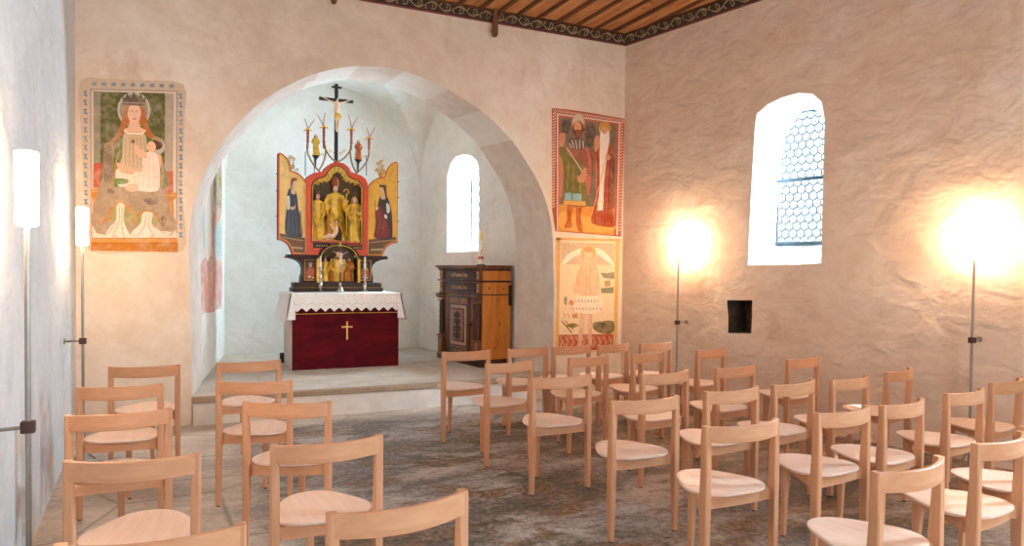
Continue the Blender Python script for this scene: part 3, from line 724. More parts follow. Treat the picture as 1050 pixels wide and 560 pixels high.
def fR(x, y, l):
    s, z = PL(560+x/4, 105+y/4, YA); return (s, YA-l, z)
L = []; A = L.append
A(('A8503C', [(14, 28), (80, 34), (200, 52), (312, 72), (308, 300), (304, 552), (280, 550), (36, 530), (20, 440)]))
for i in range(34): A(('E0B8A4', [[(18+i*8.6, 31+i*1.3), (22+i*8.6, 32+i*1.3), (27+i*8.6, 44+i*1.3), (23+i*8.6, 43+i*1.3)]]))
for i in range(34): A(('E0B8A4', [[(17, 50+i*11.5), (17, 56+i*11.5), (31, 50+i*11.5), (31, 44+i*11.5)]]))
for i in range(38): A(('DDA890', [[(293, 88+i*11.8), (293, 94+i*11.8), (306, 88+i*11.8), (306, 82+i*11.8)]]))
A(('E6D2C2', [(34, 50), (292, 86), (290, 545), (40, 528)])); A(('B06048', [(40, 56), (288, 90), (284, 545), (44, 526)]))
A(('74665A', [(50, 66), (276, 98), (272, 440), (52, 425)]))
A(('5A5048', [sm([(60, 80), (90, 84), (84, 130), (58, 128)], 3), sm([(150, 96), (190, 100), (184, 180), (156, 176)], 3), sm([(160, 230), (184, 220), (184, 300), (166, 320)], 3), sm([(252, 250), (272, 240), (270, 330), (250, 330)], 3)]))
A(('CB8C40', [(46, 420), (274, 436), (274, 545), (44, 528)])); A(('D9A050', sm([(60, 450), (150, 470), (250, 480), (270, 530), (60, 520)], 3)))
A(('BA8240', ell(122, 90, 28, 40))); A(('C9BCA6', ell(122, 84, 23, 33)))
A(('C27C5E', sm([(44, 190), (60, 150), (64, 250), (60, 380), (44, 370)], 3))); A(('B86650', sm([(136, 200), (166, 192), (178, 260), (172, 370), (150, 380), (146, 280)], 3)))
A(('6F6A38', sm([(66, 190), (100, 186), (150, 196), (160, 250), (150, 300), (164, 390), (160, 430), (66, 420), (72, 340), (58, 240), (44, 210), (50, 180)], 3)))
A(('8C8446', [stroke([(84, 250), (80, 360)], 5), stroke([(104, 260), (104, 360)], 4), stroke([(130, 300), (134, 370)], 5)]))
A(('93594A', sm([(72, 186), (146, 190), (164, 250), (176, 300), (160, 290), (130, 240), (90, 220)], 3)))
A(('5E544E', sm([(84, 160), (100, 146), (142, 150), (156, 176), (140, 196), (104, 196), (82, 180)], 3)))
A(('D8CBBE', [stroke([(86, 172), (96, 190)], 3), stroke([(98, 160), (106, 192)], 3), stroke([(112, 158), (118, 194)], 3), stroke([(128, 158), (130, 194)], 3), stroke([(142, 160), (144, 192)], 3), stroke([(76, 190), (110, 240), (150, 300), (160, 300)], 3.4)]))
A(('6E3A22', ell(122, 114, 23, 34))); A(('D79C78', ell(120, 106, 15, 24))); A(('7B3F26', sm([(108, 118), (134, 118), (130, 142), (118, 148), (110, 140)], 3))); A(('5A2E1C', [stroke([(112, 104), (118, 104)], 2), stroke([(124, 104), (130, 104)], 2)]))
A(('C88A66', [sm([(44, 140), (58, 128), (70, 136), (66, 176), (46, 184)], 3), sm([(120, 310), (136, 300), (156, 310), (146, 330), (128, 330)], 3), sm([(150, 270), (160, 280), (142, 310), (134, 300)], 3)]))
A(('7FA9B4', [(72, 374), (96, 372), (98, 404), (70, 402)])); A(('7FA9B4', [(102, 376), (140, 376), (138, 406), (102, 404)])); A(('C9A05A', [(66, 404), (156, 408), (156, 426), (66, 422)]))
A(('B5602C', [sm([(80, 426), (106, 426), (98, 480), (102, 512), (68, 516), (80, 486)], 3), sm([(120, 430), (142, 430), (136, 470), (148, 534), (130, 530), (118, 490)], 3)])); A(('8E3E22', [stroke([(90, 430), (88, 490)], 4), stroke([(132, 436), (136, 500)], 4)]))
A(('C18C44', ell(230, 112, 26, 30))); A(('9E4E38', sm([(188, 176), (204, 150), (244, 156), (262, 210), (258, 330), (264, 420), (268, 500), (184, 494), (190, 420), (196, 330), (186, 250)], 3)))
A(('7A3026', [stroke([(206, 220), (206, 420)], 7), stroke([(254, 230), (250, 440)], 6)])); A(('BD7A5E', [stroke([(198, 250), (202, 420)], 4)]))
A(('E6D6C8', sm([(214, 120), (244, 118), (250, 160), (242, 210), (230, 330), (226, 448), (204, 450), (212, 350), (210, 210)], 3)))
A(('D09A78', ell(229, 122, 13, 19))); A(('E8DCD0', sm([(216, 128), (228, 136), (240, 130), (242, 170), (228, 186), (216, 168)], 3))); A(('8A5A40', [stroke([(222, 120), (227, 120)], 2), stroke([(232, 120), (237, 120)], 2)]))
A(('CB9070', [sm([(188, 158), (198, 140), (208, 148), (206, 190), (192, 206)], 3), sm([(236, 216), (254, 224), (250, 240), (236, 236)], 3)])); A(('C9A070', [stroke([(240, 210), (216, 320), (180, 470)], 3)]))
A(('A24A2E', sm([(184, 470), (200, 448), (240, 446), (262, 460), (276, 500), (262, 514), (186, 500)], 3))); A(('7C2E20', [stroke([(198+k*12, 456), (196+k*13, 504)], 2.5) for k in range(6)]))
fr = paint('fresco', L, fR, lambda c: fresco_mat(c, .3, 'D0A482')); tag(fr, 'red-bordered fresco of two standing haloed men, right of the chancel arch', 'fresco')

def fB(x, y, l):
    s, z = PL(560+x/4.306, 235+y/4.308, YA); return (s, YA-l, z)
L = []; A = L.append
A(('DDB98A', [(40, 36), (200, 40), (326, 44), (322, 300), (318, 540), (200, 548), (36, 546), (34, 460), (48, 300), (36, 150)]))
A(('E8CFA8', [(62, 50), (302, 56), (300, 540), (58, 540)])); A(('D6A566', [stroke([(52, 40), (52, 540)], 14), stroke([(312, 46), (308, 540)], 14), stroke([(40, 44), (322, 50)], 9)]))
A(('CDB294', [(64, 60), (300, 64), (300, 160), (64, 156)])); A(('BFA182', [stroke([(70+k*22, 66), (84+k*22, 84), (72+k*22, 104)], 3) for k in range(11)]))
A(('F0E0CC', [sm([(66, 158), (90, 116), (130, 92), (158, 88), (162, 108), (120, 124), (90, 150)], 3), sm([(206, 84), (250, 96), (290, 140), (300, 168), (276, 150), (232, 118), (206, 108)], 3)]))
A(('D6AE66', ell(184, 104, 34, 30))); A(('E3BC96', ell(184, 112, 18, 26))); A(('C79A6A', ell(184, 92, 20, 12)))
A(('E2B994', sm([(168, 140), (200, 140), (226, 180), (236, 260), (230, 290), (214, 300), (206, 380), (206, 500), (190, 500), (184, 400), (178, 380), (164, 500), (146, 500), (150, 380), (150, 290), (120, 280), (130, 220), (148, 170)], 3)))
A(('C98E66', [stroke([(172, 170), (180, 230), (172, 290)], 2.5), stroke([(196, 170), (188, 230), (200, 290)], 2.5), stroke([(134, 220), (146, 260)], 2.5), stroke([(228, 210), (222, 260)], 2.5), stroke([(164, 150), (146, 180), (136, 220)], 2), stroke([(206, 150), (222, 180), (234, 230)], 2), stroke([(152, 300), (160, 400)], 2.5), stroke([(196, 320), (200, 420)], 2.5)]))
A(('F0DEC4', sm([(126, 300), (180, 296), (236, 300), (250, 330), (230, 372), (150, 372), (120, 350)], 3)))
A(('A89478', [stroke([(130+k*14, 312), (132+k*14, 326)], 4) for k in range(8)]+[stroke([(116+k*15, 348), (124+k*15, 358)], 4) for k in range(9)]))
A(('8C8A70', [[(238, 192), (262, 196), (300, 190), (300, 222), (252, 216)], [(240, 262), (298, 256), (298, 284), (244, 284)]])); A(('B9946C', [(256, 230), (282, 226), (284, 252), (260, 256)]))
A(('7E8A80', [(80, 300), (92, 300), (92, 336), (80, 332)])); A(('D08A4A', ell(112, 326, 12, 12))); A(('C77E3A', [(116, 376), (140, 374), (142, 394), (118, 394)])); A(('A67448', [stroke([(76, 374), (90, 386), (76, 394)], 3), stroke([(94, 374), (106, 392)], 3)]))
A(('8A7032', [sm([(90, 428), (118, 416), (146, 426), (120, 438)], 3), stroke([(70, 406), (116, 460)], 6), stroke([(84, 404), (126, 450)], 4)]))
A(('7C6A44', sm([(210, 416), (240, 410), (298, 408), (298, 458), (250, 462), (212, 444)], 3))); A(('55472E', sm([(222, 420), (260, 416), (270, 430), (236, 438)], 3)))
A(('B4583A', [(58, 468), (300, 464), (300, 536), (58, 538)])); A(('E0A684', [stroke([(64+k*24, 476), (76+k*24, 500), (64+k*24, 524)], 4) for k in range(10)])); A(('D9A586', [[(148, 440), (164, 440), (160, 520), (144, 520)], [(188, 440), (204, 440), (206, 520), (190, 520)]]))
fr = paint('fresco', L, fB, lambda c: fresco_mat(c, .35, 'E6CDAE')); tag(fr, 'pale worn fresco of a bare standing figure below the red-bordered one', 'fresco')

# fresco on the left flank of the chancel
def fJ(x, y, l):
    Y = 7.86+2.2*x; return (CL(Y)+.002+l if Y > 7.85 else .33, Y, .93+1.72*(1-y)+.30*x*(1-y)-.05*x*y)
L = [('D2B8A8', [(0, 0), (.5, .02), (1, 0), (1, .5), (.98, 1), (.5, .98), (.03, 1), (0, .5)])]; A = L.append
for k, (c, p) in enumerate((('C98A78', [(.05, .7), (.5, .66), (.95, .72), (.9, .97), (.1, .97)]), ('A9B8B2', [(.1, .1), (.45, .06), (.5, .5), (.12, .6)]), ('9A7E52', [(.55, .1), (.9, .08), (.92, .4), (.6, .46)]),
                            ('C98E76', [(.5, .4), (.8, .38), (.84, .7), (.54, .72)]), ('E6D2C2', [(.2, .3), (.4, .28), (.42, .62), (.22, .66)]), ('9CAEA6', [(.6, .5), (.92, .46), (.9, .66), (.64, .68)]), ('D8A488', [(.28, .14), (.4, .12), (.42, .22), (.3, .24)]))):
    A((c, sm(p, 4)))
fr = paint('fresco', L, fJ, lambda c: fresco_mat(c, .85, 'DCD2C8')); tag(fr, 'narrow faded pink and blue-green fresco on the left flank inside the chancel arch', 'fresco')

# ------------------------------------------------------------------ altar
ax, ay = 1.925, 8.5
root = thing('altar', 'altar block fronted with dark red velvet bearing a small gold cross', 'altar', (ax, ay, .248))
bm = BM(); box(bm, -.615, .61, .025, .78, 0, .875, 0, .01); link('altar_block', bm, M_PLATFRONT, root)
bm = BM(); n = 40; rings = []
for i in range(n+1):
    x = -.628+1.25*i/n; y = .004*math.sin(i*.9)+.004*noise.noise((x*5, 0, 0))
    rings.append([(x, y+.0+.006*noise.noise((x*4, z*4, 1)), z) for z in (.0, .12, .25, .4, .55, .70, .845)] + [(x, .02, .845), (x, .02, 0)])
loft(bm, rings); fro = link('velvet_frontal', bm, M_VELVET, root)
bm = BM(); tube(bm, [(-.628, -.008, .645), (0, -.007, .650), (.622, -.008, .648)], .004, 6); link('gold_braid', bm, M_GOLD, fro)
bm = BM(); box(bm, -.012, .003, -.012, -.004, .335, .55); box(bm, -.068, .06, -.0125, -.0045, .478, .492); link('gold_cross', bm, simple('gold_embroidery', 'EBC46A', .5, .2, .05), fro)
bm = BM(); box(bm, -.66, -.60, .72, .80, 0, .12, 0, .01); link('stone_foot', bm, M_DARKSTONE, root)

# lace cloth with zigzag hem
zt = .881
root = thing('altar_cloth', 'white lace altar cloth with zigzag hem hanging over the front', 'tablecloth', (ax, ay, .248))
bm = BM(); nx, ny = 30, 8
for i in range(nx):
    for j in range(ny): pass
def grid(bm, nu, nv, fn):
    V = [[bm.verts.new(fn(i/nu, j/nv)) for i in range(nu+1)] for j in range(nv+1)]
    for j in range(nv):
        for i in range(nu): bm.faces.new((V[j][i], V[j][i+1], V[j+1][i+1], V[j+1][i]))
grid(bm, 40, 10, lambda u, v: (-.655+1.30*u, -.022+.82*v, zt+.003*noise.noise((u*9, v*6, 2))))
link('cloth_top', bm, M_LACE, root)
bm = BM(); NZ = 12; V0, V1, V2 = [], [], []; cols = NZ*8
for i in range(cols+1):
    u = i/cols; x = -.635+1.27*u; y = -.026-.006*math.sin(u*31); tri = abs(((u*NZ) % 1)-.5)*2
    V0.append(bm.verts.new((x, -.022, zt))); V1.append(bm.verts.new((x, y-.004, zt-.09))); V2.append(bm.verts.new((x, y-.009, zt-.165-.045*(1-tri))))
for a, b in ((V0, V1), (V1, V2)):
    for i in range(cols): bm.faces.new((a[i], a[i+1], b[i+1], b[i]))
link('front_drop', bm, M_LACE, root)
bm = BM(); V = []
for k in range(3):
    V.append([])
    for i in range(cols+1):
        u = i/cols; x = -.63+1.26*u; tri = abs(((u*NZ) % 1)-.5)*2
        V[-1].append(bm.verts.new((x, -.0415-.006*math.sin(u*31), zt-.105-.012*k-.025*(1-tri)+(.0 if k != 1 else .004))))
for i in range(cols): bm.faces.new((V[0][i], V[0][i+1], V[1][i+1], V[1][i]))
link('lace_band', bm, simple('lace_grey', 'DDD5D0', .9), root)  # zigzag strip, slightly greyer than the cloth
for s in (-1, 1):
    bm = BM()
    def side(u, v, s=s):
        out = .02+.055*v+.012*math.sin(u*22)*v; y = -.03+.80*u - (.03*v if u < .1 else 0)
        return (s*(.64 if s < 0 else .63)+s*out, y, zt-.315*v-.015*math.sin(u*9)*v)
    grid(bm, 30, 8, side)
    def corner(u, v, s=s):
        return (s*(.60+(.04+.055*v)*u)+(0 if s < 0 else -.01*u), -.026-.01*v+.012*math.sin(u*6)*v, zt-.30*v)
    grid(bm, 8, 8, corner)
    link('side_drop', bm, M_LACE, root)

# ------------------------------------------------------------------ statues
def hand(bm, c, d, r, mi=0):
    c = Vector(c); d = Vector(d).normalized(); s = d.cross(Vector((0, 0, 1))); s = s.normalized() if s.length > .1 else Vector((1, 0, 0))
    tube(bm, [c, c+d*r*1.6], [r*.55, r*.62], 6, mi)
    for k, L in enumerate((1.1, 1.35, 1.25, .95)):
        b = c+d*r*1.5+s*r*(k-1.5)*.42; tube(bm, [b, b+d*r*L*.6, b+d*r*L-Vector((0, 0, r*.35))], [r*.2, r*.18, r*.13], 5, mi)
    b = c+d*r*.4+s*r*.6; tube(bm, [b, b+(d+s)*r*.7], [r*.22, r*.15], 5, mi)
def head(bm, c, r, mi=0, turn=0):
    x, y, z = c; ball(bm, c, r, .82, .92, 1.12, 12, mi)
    fx, fy = math.sin(turn), -math.cos(turn)
    tube(bm, [(x+fx*r*.85, y+fy*r*.85, z+r*.22), (x+fx*r*1.1, y+fy*r*1.1, z-r*.12), (x+fx*r*.85, y+fy*r*.85, z-r*.2)], [r*.08, r*.16, r*.08], 5, mi)
    tube(bm, [(x, y, z-r*1.6), (x, y, z-r*.6)], r*.42, 8, mi)
    for s in (-1, 1): ball(bm, (x+s*r*.82*fy*-1, y+s*r*.82*fx, z-.0), r*.16, .5, 1, 1.4, 6, mi)
def statue(parent, x, y, z, h, robe, mantle=None, hair=M_HAIR, hat=None, turn=0, wide=1.0, armpose=None, skin=M_SKIN, seedv=0, bust=False):
    bm = BM(); rings = []; N = 28
    prof = [(0, .150, .105), (.03, .155, .11), (.15, .140, .10), (.3, .128, .095), (.45, .112, .085), (.58, .095, .075), (.68, .112, .08), (.76, .125, .078), (.80, .105, .07), (.83, .05, .045)]
    for t, a, b in prof:
        amp = .30*(1-t/.85)+.04
        ring = []
        for k in range(N):
            an = 2*PI*k/N; f = 1+amp*math.sin(7*an+seedv+t*5)*(.6+.4*math.sin(3*an+seedv*2))
            ring.append((x+a*h*wide*f*math.cos(an)+.02*h*math.sin(t*6+seedv)*(1-t), y+b*h*f*math.sin(an), z+t*h))
        rings.append(ring)
    loft(bm, rings)
    ap = armpose or [(-.16, -.03, .60, -.07, -.13, .66), (.16, -.03, .60, .06, -.13, .58)]
    for s, (ex, ey, ez, hx, hy, hz) in zip((-1, 1), ap):
        tube(bm, [(x+s*.105*h*wide, y, z+.775*h), (x+ex*h*wide, y+ey*h, z+ez*h), (x+hx*h*wide, y+hy*h, z+hz*h)], [.045*h, .05*h, .038*h], 10)
        # hanging sleeve
        tube(bm, [(x+ex*h*wide*.9, y+ey*h, z+ez*h), (x+(ex+hx)/2*h*wide, y+(ey+hy)/2*h, z+(ez-.10)*h), (x+hx*h*wide, y+hy*h*.9, z+(hz-.14)*h)], [.04*h, .035*h, .008*h], 8)
    # diagonal drapery folds across the lap
    for k in range(4):
        t = k/3; tube(bm, [(x-.10*h*wide, y-.085*h, z+(.52-.10*t)*h), (x+(.0)*h, y-.115*h, z+(.40-.12*t)*h), (x+.11*h*wide, y-.09*h, z+(.46-.10*t)*h)], [.008*h, .016*h, .006*h], 6)
    body = link('statue', bm, robe, parent, angle=70)
    if mantle:
        bm = BM(); rings = []
        for t, a, b in [(.02, .185, .12), (.2, .17, .115), (.4, .15, .105), (.58, .135, .095), (.72, .145, .09), (.79, .12, .078), (.82, .06, .055)]:
            ring = []
            for k in range(25):
                an = -.62*PI/2+ (PI+.62*PI)*k/24
                f = 1+.07*math.sin(8*an+t*4+seedv)
                ring.append((x+a*h*wide*f*math.cos(an), y+.01*h+b*h*f*math.sin(an), z+t*h))
            rings.append(ring)
        loft(bm, rings, close=False, caps=False); link('mantle', bm, mantle, body, angle=70)
    bm = BM(); head(bm, (x+.01*h*math.sin(turn), y-.012*h, z+.895*h), .058*h, 0, turn)
    for (ex, ey, ez, hx, hy, hz) in ap: hand(bm, (x+hx*h*wide, y+hy*h, z+hz*h), (-hx, -.06, .05), .026*h)
    link('head', bm, skin, body, angle=80)
    bm = BM(); ball(bm, (x, y+.012*h, z+.905*h), .064*h, .95, .95, 1.05, 12)
    for s in (-1, 1): tube(bm, [(x+s*.045*h, y, z+.92*h), (x+s*.062*h, y, z+.86*h), (x+s*.06*h, y-.01*h, z+.80*h)], [.022*h, .024*h, .012*h], 7)
    link('hair', bm, hair, body, angle=80)
    if hat == 'mitre':
        bm = BM(); zt = z+.94*h; rings = []
        for t, a, b in ((0, .058, .055), (.25, .066, .05), (.6, .058, .035), (1.0, .006, .008)):
            rings.append([(x+a*h*math.cos(2*PI*k/12), y-.01*h+b*h*math.sin(2*PI*k/12), zt+t*.17*h) for k in range(12)])
        loft(bm, rings); link('mitre', bm, simple('mitre_red_gold', 'B4562C', .45, .2, .2, 20), body)
    if hat == 'cap':
        bm = BM(); lathe(bm, [(.055*h, 0), (.078*h, .006*h), (.078*h, .02*h), (.058*h, .03*h), (.05*h, .06*h), (.02*h, .075*h)], 14, x, y); o = link('hat', bm, simple('dull_hat', '6A5A34', .6), body); o.location = (0, 0, z+.945*h)
    if hat == 'crown':
        bm = BM()
        for k in range(8):
            a = 2*PI*k/8; tube(bm, [(x+.055*h*math.cos(a), y+.055*h*math.sin(a), z+.94*h), (x+.066*h*math.cos(a), y+.066*h*math.sin(a), z+.99*h)], [.013*h, .006*h], 5)
        lathe(bm, [(.056*h, 0), (.06*h, .0), (.06*h, .022*h), (.05*h, .02*h)], 14, x, y); 
        link('crown', bm, M_GOLD, body)
        for v in body.children[-1].data.vertices:
            if v.co.z < .1*h and z > .2: v.co.z += z+.935*h
    return body

# ------------------------------------------------------------------ winged altarpiece
RX, RY, RZ = 1.925, 9.08, 1.131
root = thing('winged_altarpiece', 'carved gold and red winged altarpiece with open painted wings standing on the altar', 'altarpiece', (RX, RY, RZ))
def D(u, v):
    s, z = PL(u, v, RY); return (s-RX, z-RZ)
def Ds(pts): return [D(*p) for p in pts]
def plate(name, outer, holes, y0, y1, mat, parent, bev=0):
    vs, es = [], []
    for poly in [outer]+holes:
        b = len(vs); vs += [Vector(p) for p in poly]; es += [(b+i, b+(i+1) % len(poly)) for i in range(len(poly))]
    r = delaunay_2d_cdt(vs, es, [], 0, 1e-6); bm = BM()
    A = [bm.verts.new((v.x, y0, v.y)) for v in r[0]]; B = [bm.verts.new((v.x, y1, v.y)) for v in r[0]]
    for f in r[2]:
        c = (sum(r[0][i].x for i in f)/3, sum(r[0][i].y for i in f)/3)
        if inpoly(c, outer) and not any(inpoly(c, h) for h in holes):
            bm.faces.new([A[i] for i in f]); bm.faces.new([B[i] for i in reversed(f)])
    for e in [e for e in bm.edges if len(e.link_faces) == 1 and e.verts[0] in A]:
        i, j = A.index(e.verts[0]), A.index(e.verts[1]); bm.faces.new((A[i], A[j], B[j], B[i]))
    return link(name, bm, mat, parent, angle=30)
# base steps
bm = BM(); box(bm, -.555, .555, -.13, .17, 0, .052, 0, .008); box(bm, -.535, .535, -.115, .17, .05, .112, 0, .006); link('base', bm, M_DARKWOOD, root)
bm = BM(); box(bm, -.545, .545, -.12, .16, .046, .056, 0, .002); link('base_moulding', bm, M_GOLDD, root)
# predella
sp = [(-.44, .112), (-.44, .17), (-.425, .22), (-.42, .28), (-.435, .335), (-.475, .375), (-.53, .40), (-.60, .415), (.61, .415), (.535, .40), (.475, .375), (.435, .335), (.42, .28), (.43, .22), (.44, .17), (.44, .112)]
hl = [(-.405, .145), (-.265, .145), (-.265, .392), (-.405, .392)]; hr = [(.268, .145), (.41, .145), (.41, .392), (.268, .392)]
hn = [(-.215, .13), (.23, .13), (.23, .43)] + [(.0075+.2225*math.cos(PI*i/10), .43+.15*math.sin(PI*i/10)) for i in range(1, 10)] + [(-.215, .43)]
hn_in = [(a, min(b, .4149)) for a, b in hn if b <= .43]
pre = plate('predella', sp[:8]+[(-.24, .415)]+[(.25, .415)]+sp[8:], [hl, hr, [(-.215, .13), (.23, .13), (.23, .408), (-.215, .408)]], -.06, .15, M_DARKWOOD, root)
for hh, nm, fc in ((hl, 'painted_panel', -1), (hr, 'painted_panel', 1)):
    x0 = hh[0][0]; LL = [('2E1C14', [(x0, .145), (x0+.142, .145), (x0+.142, .392), (x0, .392)])]
    cx = x0+.07
    LL += [('8C3A20', sm([(cx-.05, .16), (cx+.05, .16), (cx+.055, .24), (cx+.04, .30), (cx-.035, .30), (cx-.055, .23)], 3)), ('B4592E', sm([(cx-.05, .22), (cx-.02, .28), (cx+.03, .29), (cx+.045, .22), (cx, .20)], 3)),
           ('C79A70', [ell(cx, .325, .018, .024)]), ('A9803C', [stroke([(cx-.03, .34), (cx, .362), (cx+.03, .34)], .008)]), ('D9B48C', [ell(cx-.012, .185, .02, .012), ell(cx+.03, .175, .014, .01)])]
    pp = paint('painted_panel', LL, lambda a, b, l: (a, -.045-l*3, b), lambda c: simple('paint_'+c.lower(), c, .5), pre)
    bm = BM(); tube(bm, [(hh[0][0], -.062, .145), (hh[1][0], -.062, .145), (hh[1][0], -.062, .392), (hh[0][0], -.062, .392), (hh[0][0], -.062, .145)], .007, 6); link('panel_moulding', bm, M_GOLDD, pre)
bm = BM()
for x in (-.245, .26): bm = BM(); box(bm, x-.015, x+.015, -.07, -.055, .115, .43); link('gold_strip', bm, M_GOLD, pre)
bm = BM(); box(bm, -.22, .235, .10, .12, .12, .60); link('niche_back', bm, M_OLIVE, pre)
# carved half figures in the predella niche
statue(pre, .005, -.005, .02, .50, M_GOLD, simple('orange_cloak', 'D07A2C', .45, .2), seedv=1, wide=1.25, hair=M_HAIR)
statue(pre, -.145, .01, .08, .36, M_GOLD, M_GOLDD, seedv=2, wide=1.05, hat='cap')
statue(pre, .15, .01, .08, .36, simple('orange_cloak', 'D07A2C'), M_GOLD, seedv=3, wide=1.0, hair=simple('fair_hair', 'B98448', .6))
# cornice over the predella, interrupted by the arch
bm = BM()
for a, b in ((-.615, -.235), (.25, .62)):
    bm = BM(); box(bm, a, b, -.10, .16, .412, .432, 0, .004); box(bm, a+.012, b, -.085, .16, .430, .452, 0, .004); link('cornice', bm, M_DARKWOOD, root)
bm = BM(); pa = [(.0075+.235*math.cos(PI*i/14), -.085, .425+.165*math.sin(PI*i/14)) for i in range(15)]
tube(bm, pa, .010, 6, 0); tube(bm, [(a*.945, b+.004, .425+(c-.425)*.93) for a, b, c in pa], .007, 6, 1); link('niche_arch', bm, [M_BLACK, M_GOLD], root)
# shrine case
OUT = Ds([(313.5, 258), (313.5, 184), (316, 180.5), (321, 178), (328, 177), (332, 176), (334, 172), (338, 168.6), (345, 166.6), (352, 168.6), (357, 172.6), (359, 177), (364, 178.8), (370, 181), (374, 184.5), (376, 189), (376, 261)])
zb = .452
OUT[0] = (OUT[0][0], zb); OUT[-1] = (OUT[-1][0], zb)
notch = [(.25, zb)] + [(.0075+.243*math.cos(PI*i/12), zb+.145*math.sin(PI*i/12)) for i in range(1, 12)] + [(-.235, zb)]
OUTN = OUT + notch
INO = Ds([(318.7, 248.5), (318.7, 192), (320.5, 187), (325, 183.8), (330.5, 182.6), (334, 180), (336.5, 175.5), (340.5, 172), (345, 171), (349.5, 172.4), (353.5, 176.5), (356, 181.2), (360, 183.8), (365.5, 185.6), (369.5, 189.5), (371, 194), (371, 251.5)])
fr_ = plate('shrine_frame', OUTN, [INO], -.02, .02, M_RED, root)
x0, x1 = OUT[0][0], OUT[-1][0]
bm = BM(); box(bm, x0, x0+.03, .02, .19, zb, OUT[1][1]-.01); box(bm, x1-.03, x1, .02, .19, zb, OUT[-2][1]-.01); box(bm, x0, x1, .02, .17, .60, .628); box(bm, x0, -.24, .02, .19, zb, .48); box(bm, .255, x1, .02, .19, zb, .48)
box(bm, x0, x0+.10, .02, .15, OUT[1][1]-.03, OUT[1][1]-.008); box(bm, x1-.08, x1, .02, .15, OUT[-2][1]-.03, OUT[-2][1]-.008); link('shrine_case', bm, M_RED, root)
bm = BM(); prism(bm, OUT, .155, .175); link('gilded_back', bm, M_OLIVE, root)
bm = BM(); pin = [(a, -.022, b) for a, b in INO]; tube(bm, pin+[pin[0]], .0065, 6, 0)
cx0 = sum(a for a, b in INO)/len(INO); tube(bm, [(cx0+(a-cx0)*.965, -.021, b-(.010 if b > 1.2 else -.008)) for a, b in INO], .006, 6, 1); link('frame_moulding', bm, [M_BLACK, M_GOLD], fr_)
bm = BM()
for a, b in ((320.5, 338), (357, 370.5)):
    bm = BM(); (xa, za), (xb, zc) = D(a, 254.5 if a < 340 else 256), D(b, 250 if a < 340 else 252.6); box(bm, xa, xb, -.026, -.018, za, zc); link('inscription_panel', bm, M_BLACK, fr_)
bm = BM()
for a, b, v in ((324, 334, 252.3), (360, 368, 254.5)):
    for k in range(5):
        u = a+(b-a)*k/4; (xa, za) = D(u, v); box(bm, xa, xa+.012, -.029, -.025, za-.006, za+.006)
link('inscription', bm, M_GOLDF, fr_)
# gold scroll tracery under the trefoil
bm = BM(); top = [p for p in catmull(INO[2:15], 4)]
for i in range(0, len(top)-2, 2):
    a = Vector(top[i]); c = Vector((cx0, 1.30)); d = (c-a); d.normalize(); s = 1 if (i//2) % 2 else -1
    ctr = a+d*.036; tn = Vector((-d.y, d.x))
    pts = [(ctr.x+(.030*(1-.72*t))*math.cos(s*7.5*t+1), -.012+.01*t, ctr.y+(.030*(1-.72*t))*math.sin(s*7.5*t+1)) for t in [j/12 for j in range(13)]]
    tube(bm, pts, .0058, 5)
    p2 = a+d*.075; tube(bm, [(a.x, -.014, a.y), (p2.x+tn.x*.02*s, -.012, p2.y+tn.y*.02*s), (p2.x-tn.x*.012*s, -.01, p2.y-tn.y*.012*s)], [.004, .006, .003], 5)
link('tracery', bm, M_GOLD, fr_)
# figures of the shrine
zf = .632
bm = BM(); box(bm, x0+.03, x1-.03, .0, .17, .626, .640); link('shrine_floor', bm, M_GOLDD, root)
statue(root, -.232, .062, zf+.005, .60, M_GOLD, M_GOLDF, hat='cap', seedv=.5, wide=.95, turn=.35)
statue(root, -.012, .075, zf+.01, .72, M_GOLD, M_GOLDD, hat='mitre', seedv=1.7, wide=1.0, armpose=[(-.17, -.03, .62, -.15, -.13, .56), (.17, -.03, .62, .17, -.12, .68)])
statue(root, .228, .062, zf-.01, .60, M_GOLD, simple('gold_green_cloak', 'A38A2C', .4, .4), seedv=3.1, wide=1.0, turn=-.3, hair=simple('fair_hair', 'B98448', .6), armpose=[(-.16, -.03, .60, -.04, -.13, .62), (.17, -.03, .58, .06, -.14, .60)])
bm = BM(); tube(bm, [(.115, -.0, zf+.06), (.11, .0, 1.22)], .006, 8); 
tube(bm, [(.11+.03*math.sin(t), 0, 1.22+.03+.03*-math.cos(t)) for t in [i*.6 for i in range(9)]], .006, 6); link('crozier', bm, M_GOLD, root)
# small kneeling beggar at the feet, pale with a dark cloth
bm = BM(); bx0 = -.055
tube(bm, [(bx0-.10, -.0, zf+.03), (bx0-.06, -.03, zf+.05), (bx0, -.03, zf+.06), (bx0+.04, -.02, zf+.13), (bx0+.045, -.02, zf+.18)], [.014, .022, .032, .034, .02], 10)
tube(bm, [(bx0, -.03, zf+.05), (bx0-.06, -.055, zf+.075), (bx0-.13, -.04, zf+.03)], [.024, .018, .012], 8)
tube(bm, [(bx0+.04, -.03, zf+.17), (bx0-.01, -.06, zf+.14), (bx0-.04, -.06, zf+.19)], [.013, .012, .009], 8)
head(bm, (bx0+.04, -.03, zf+.225), .028); hand(bm, (bx0-.04, -.06, zf+.19), (-.3, 0, .9), .012); bg = link('beggar_statue', bm, M_SKIN, root, angle=80)
bm = BM(); tube(bm, [(bx0+.06, 0, zf+.01), (bx0+.075, -.01, zf+.10), (bx0+.055, -.01, zf+.19)], [.05, .04, .02], 10); ball(bm, (bx0+.045, -.018, zf+.24), .028, 1, 1, .9); link('cloak', bm, M_DARKWOOD, bg)

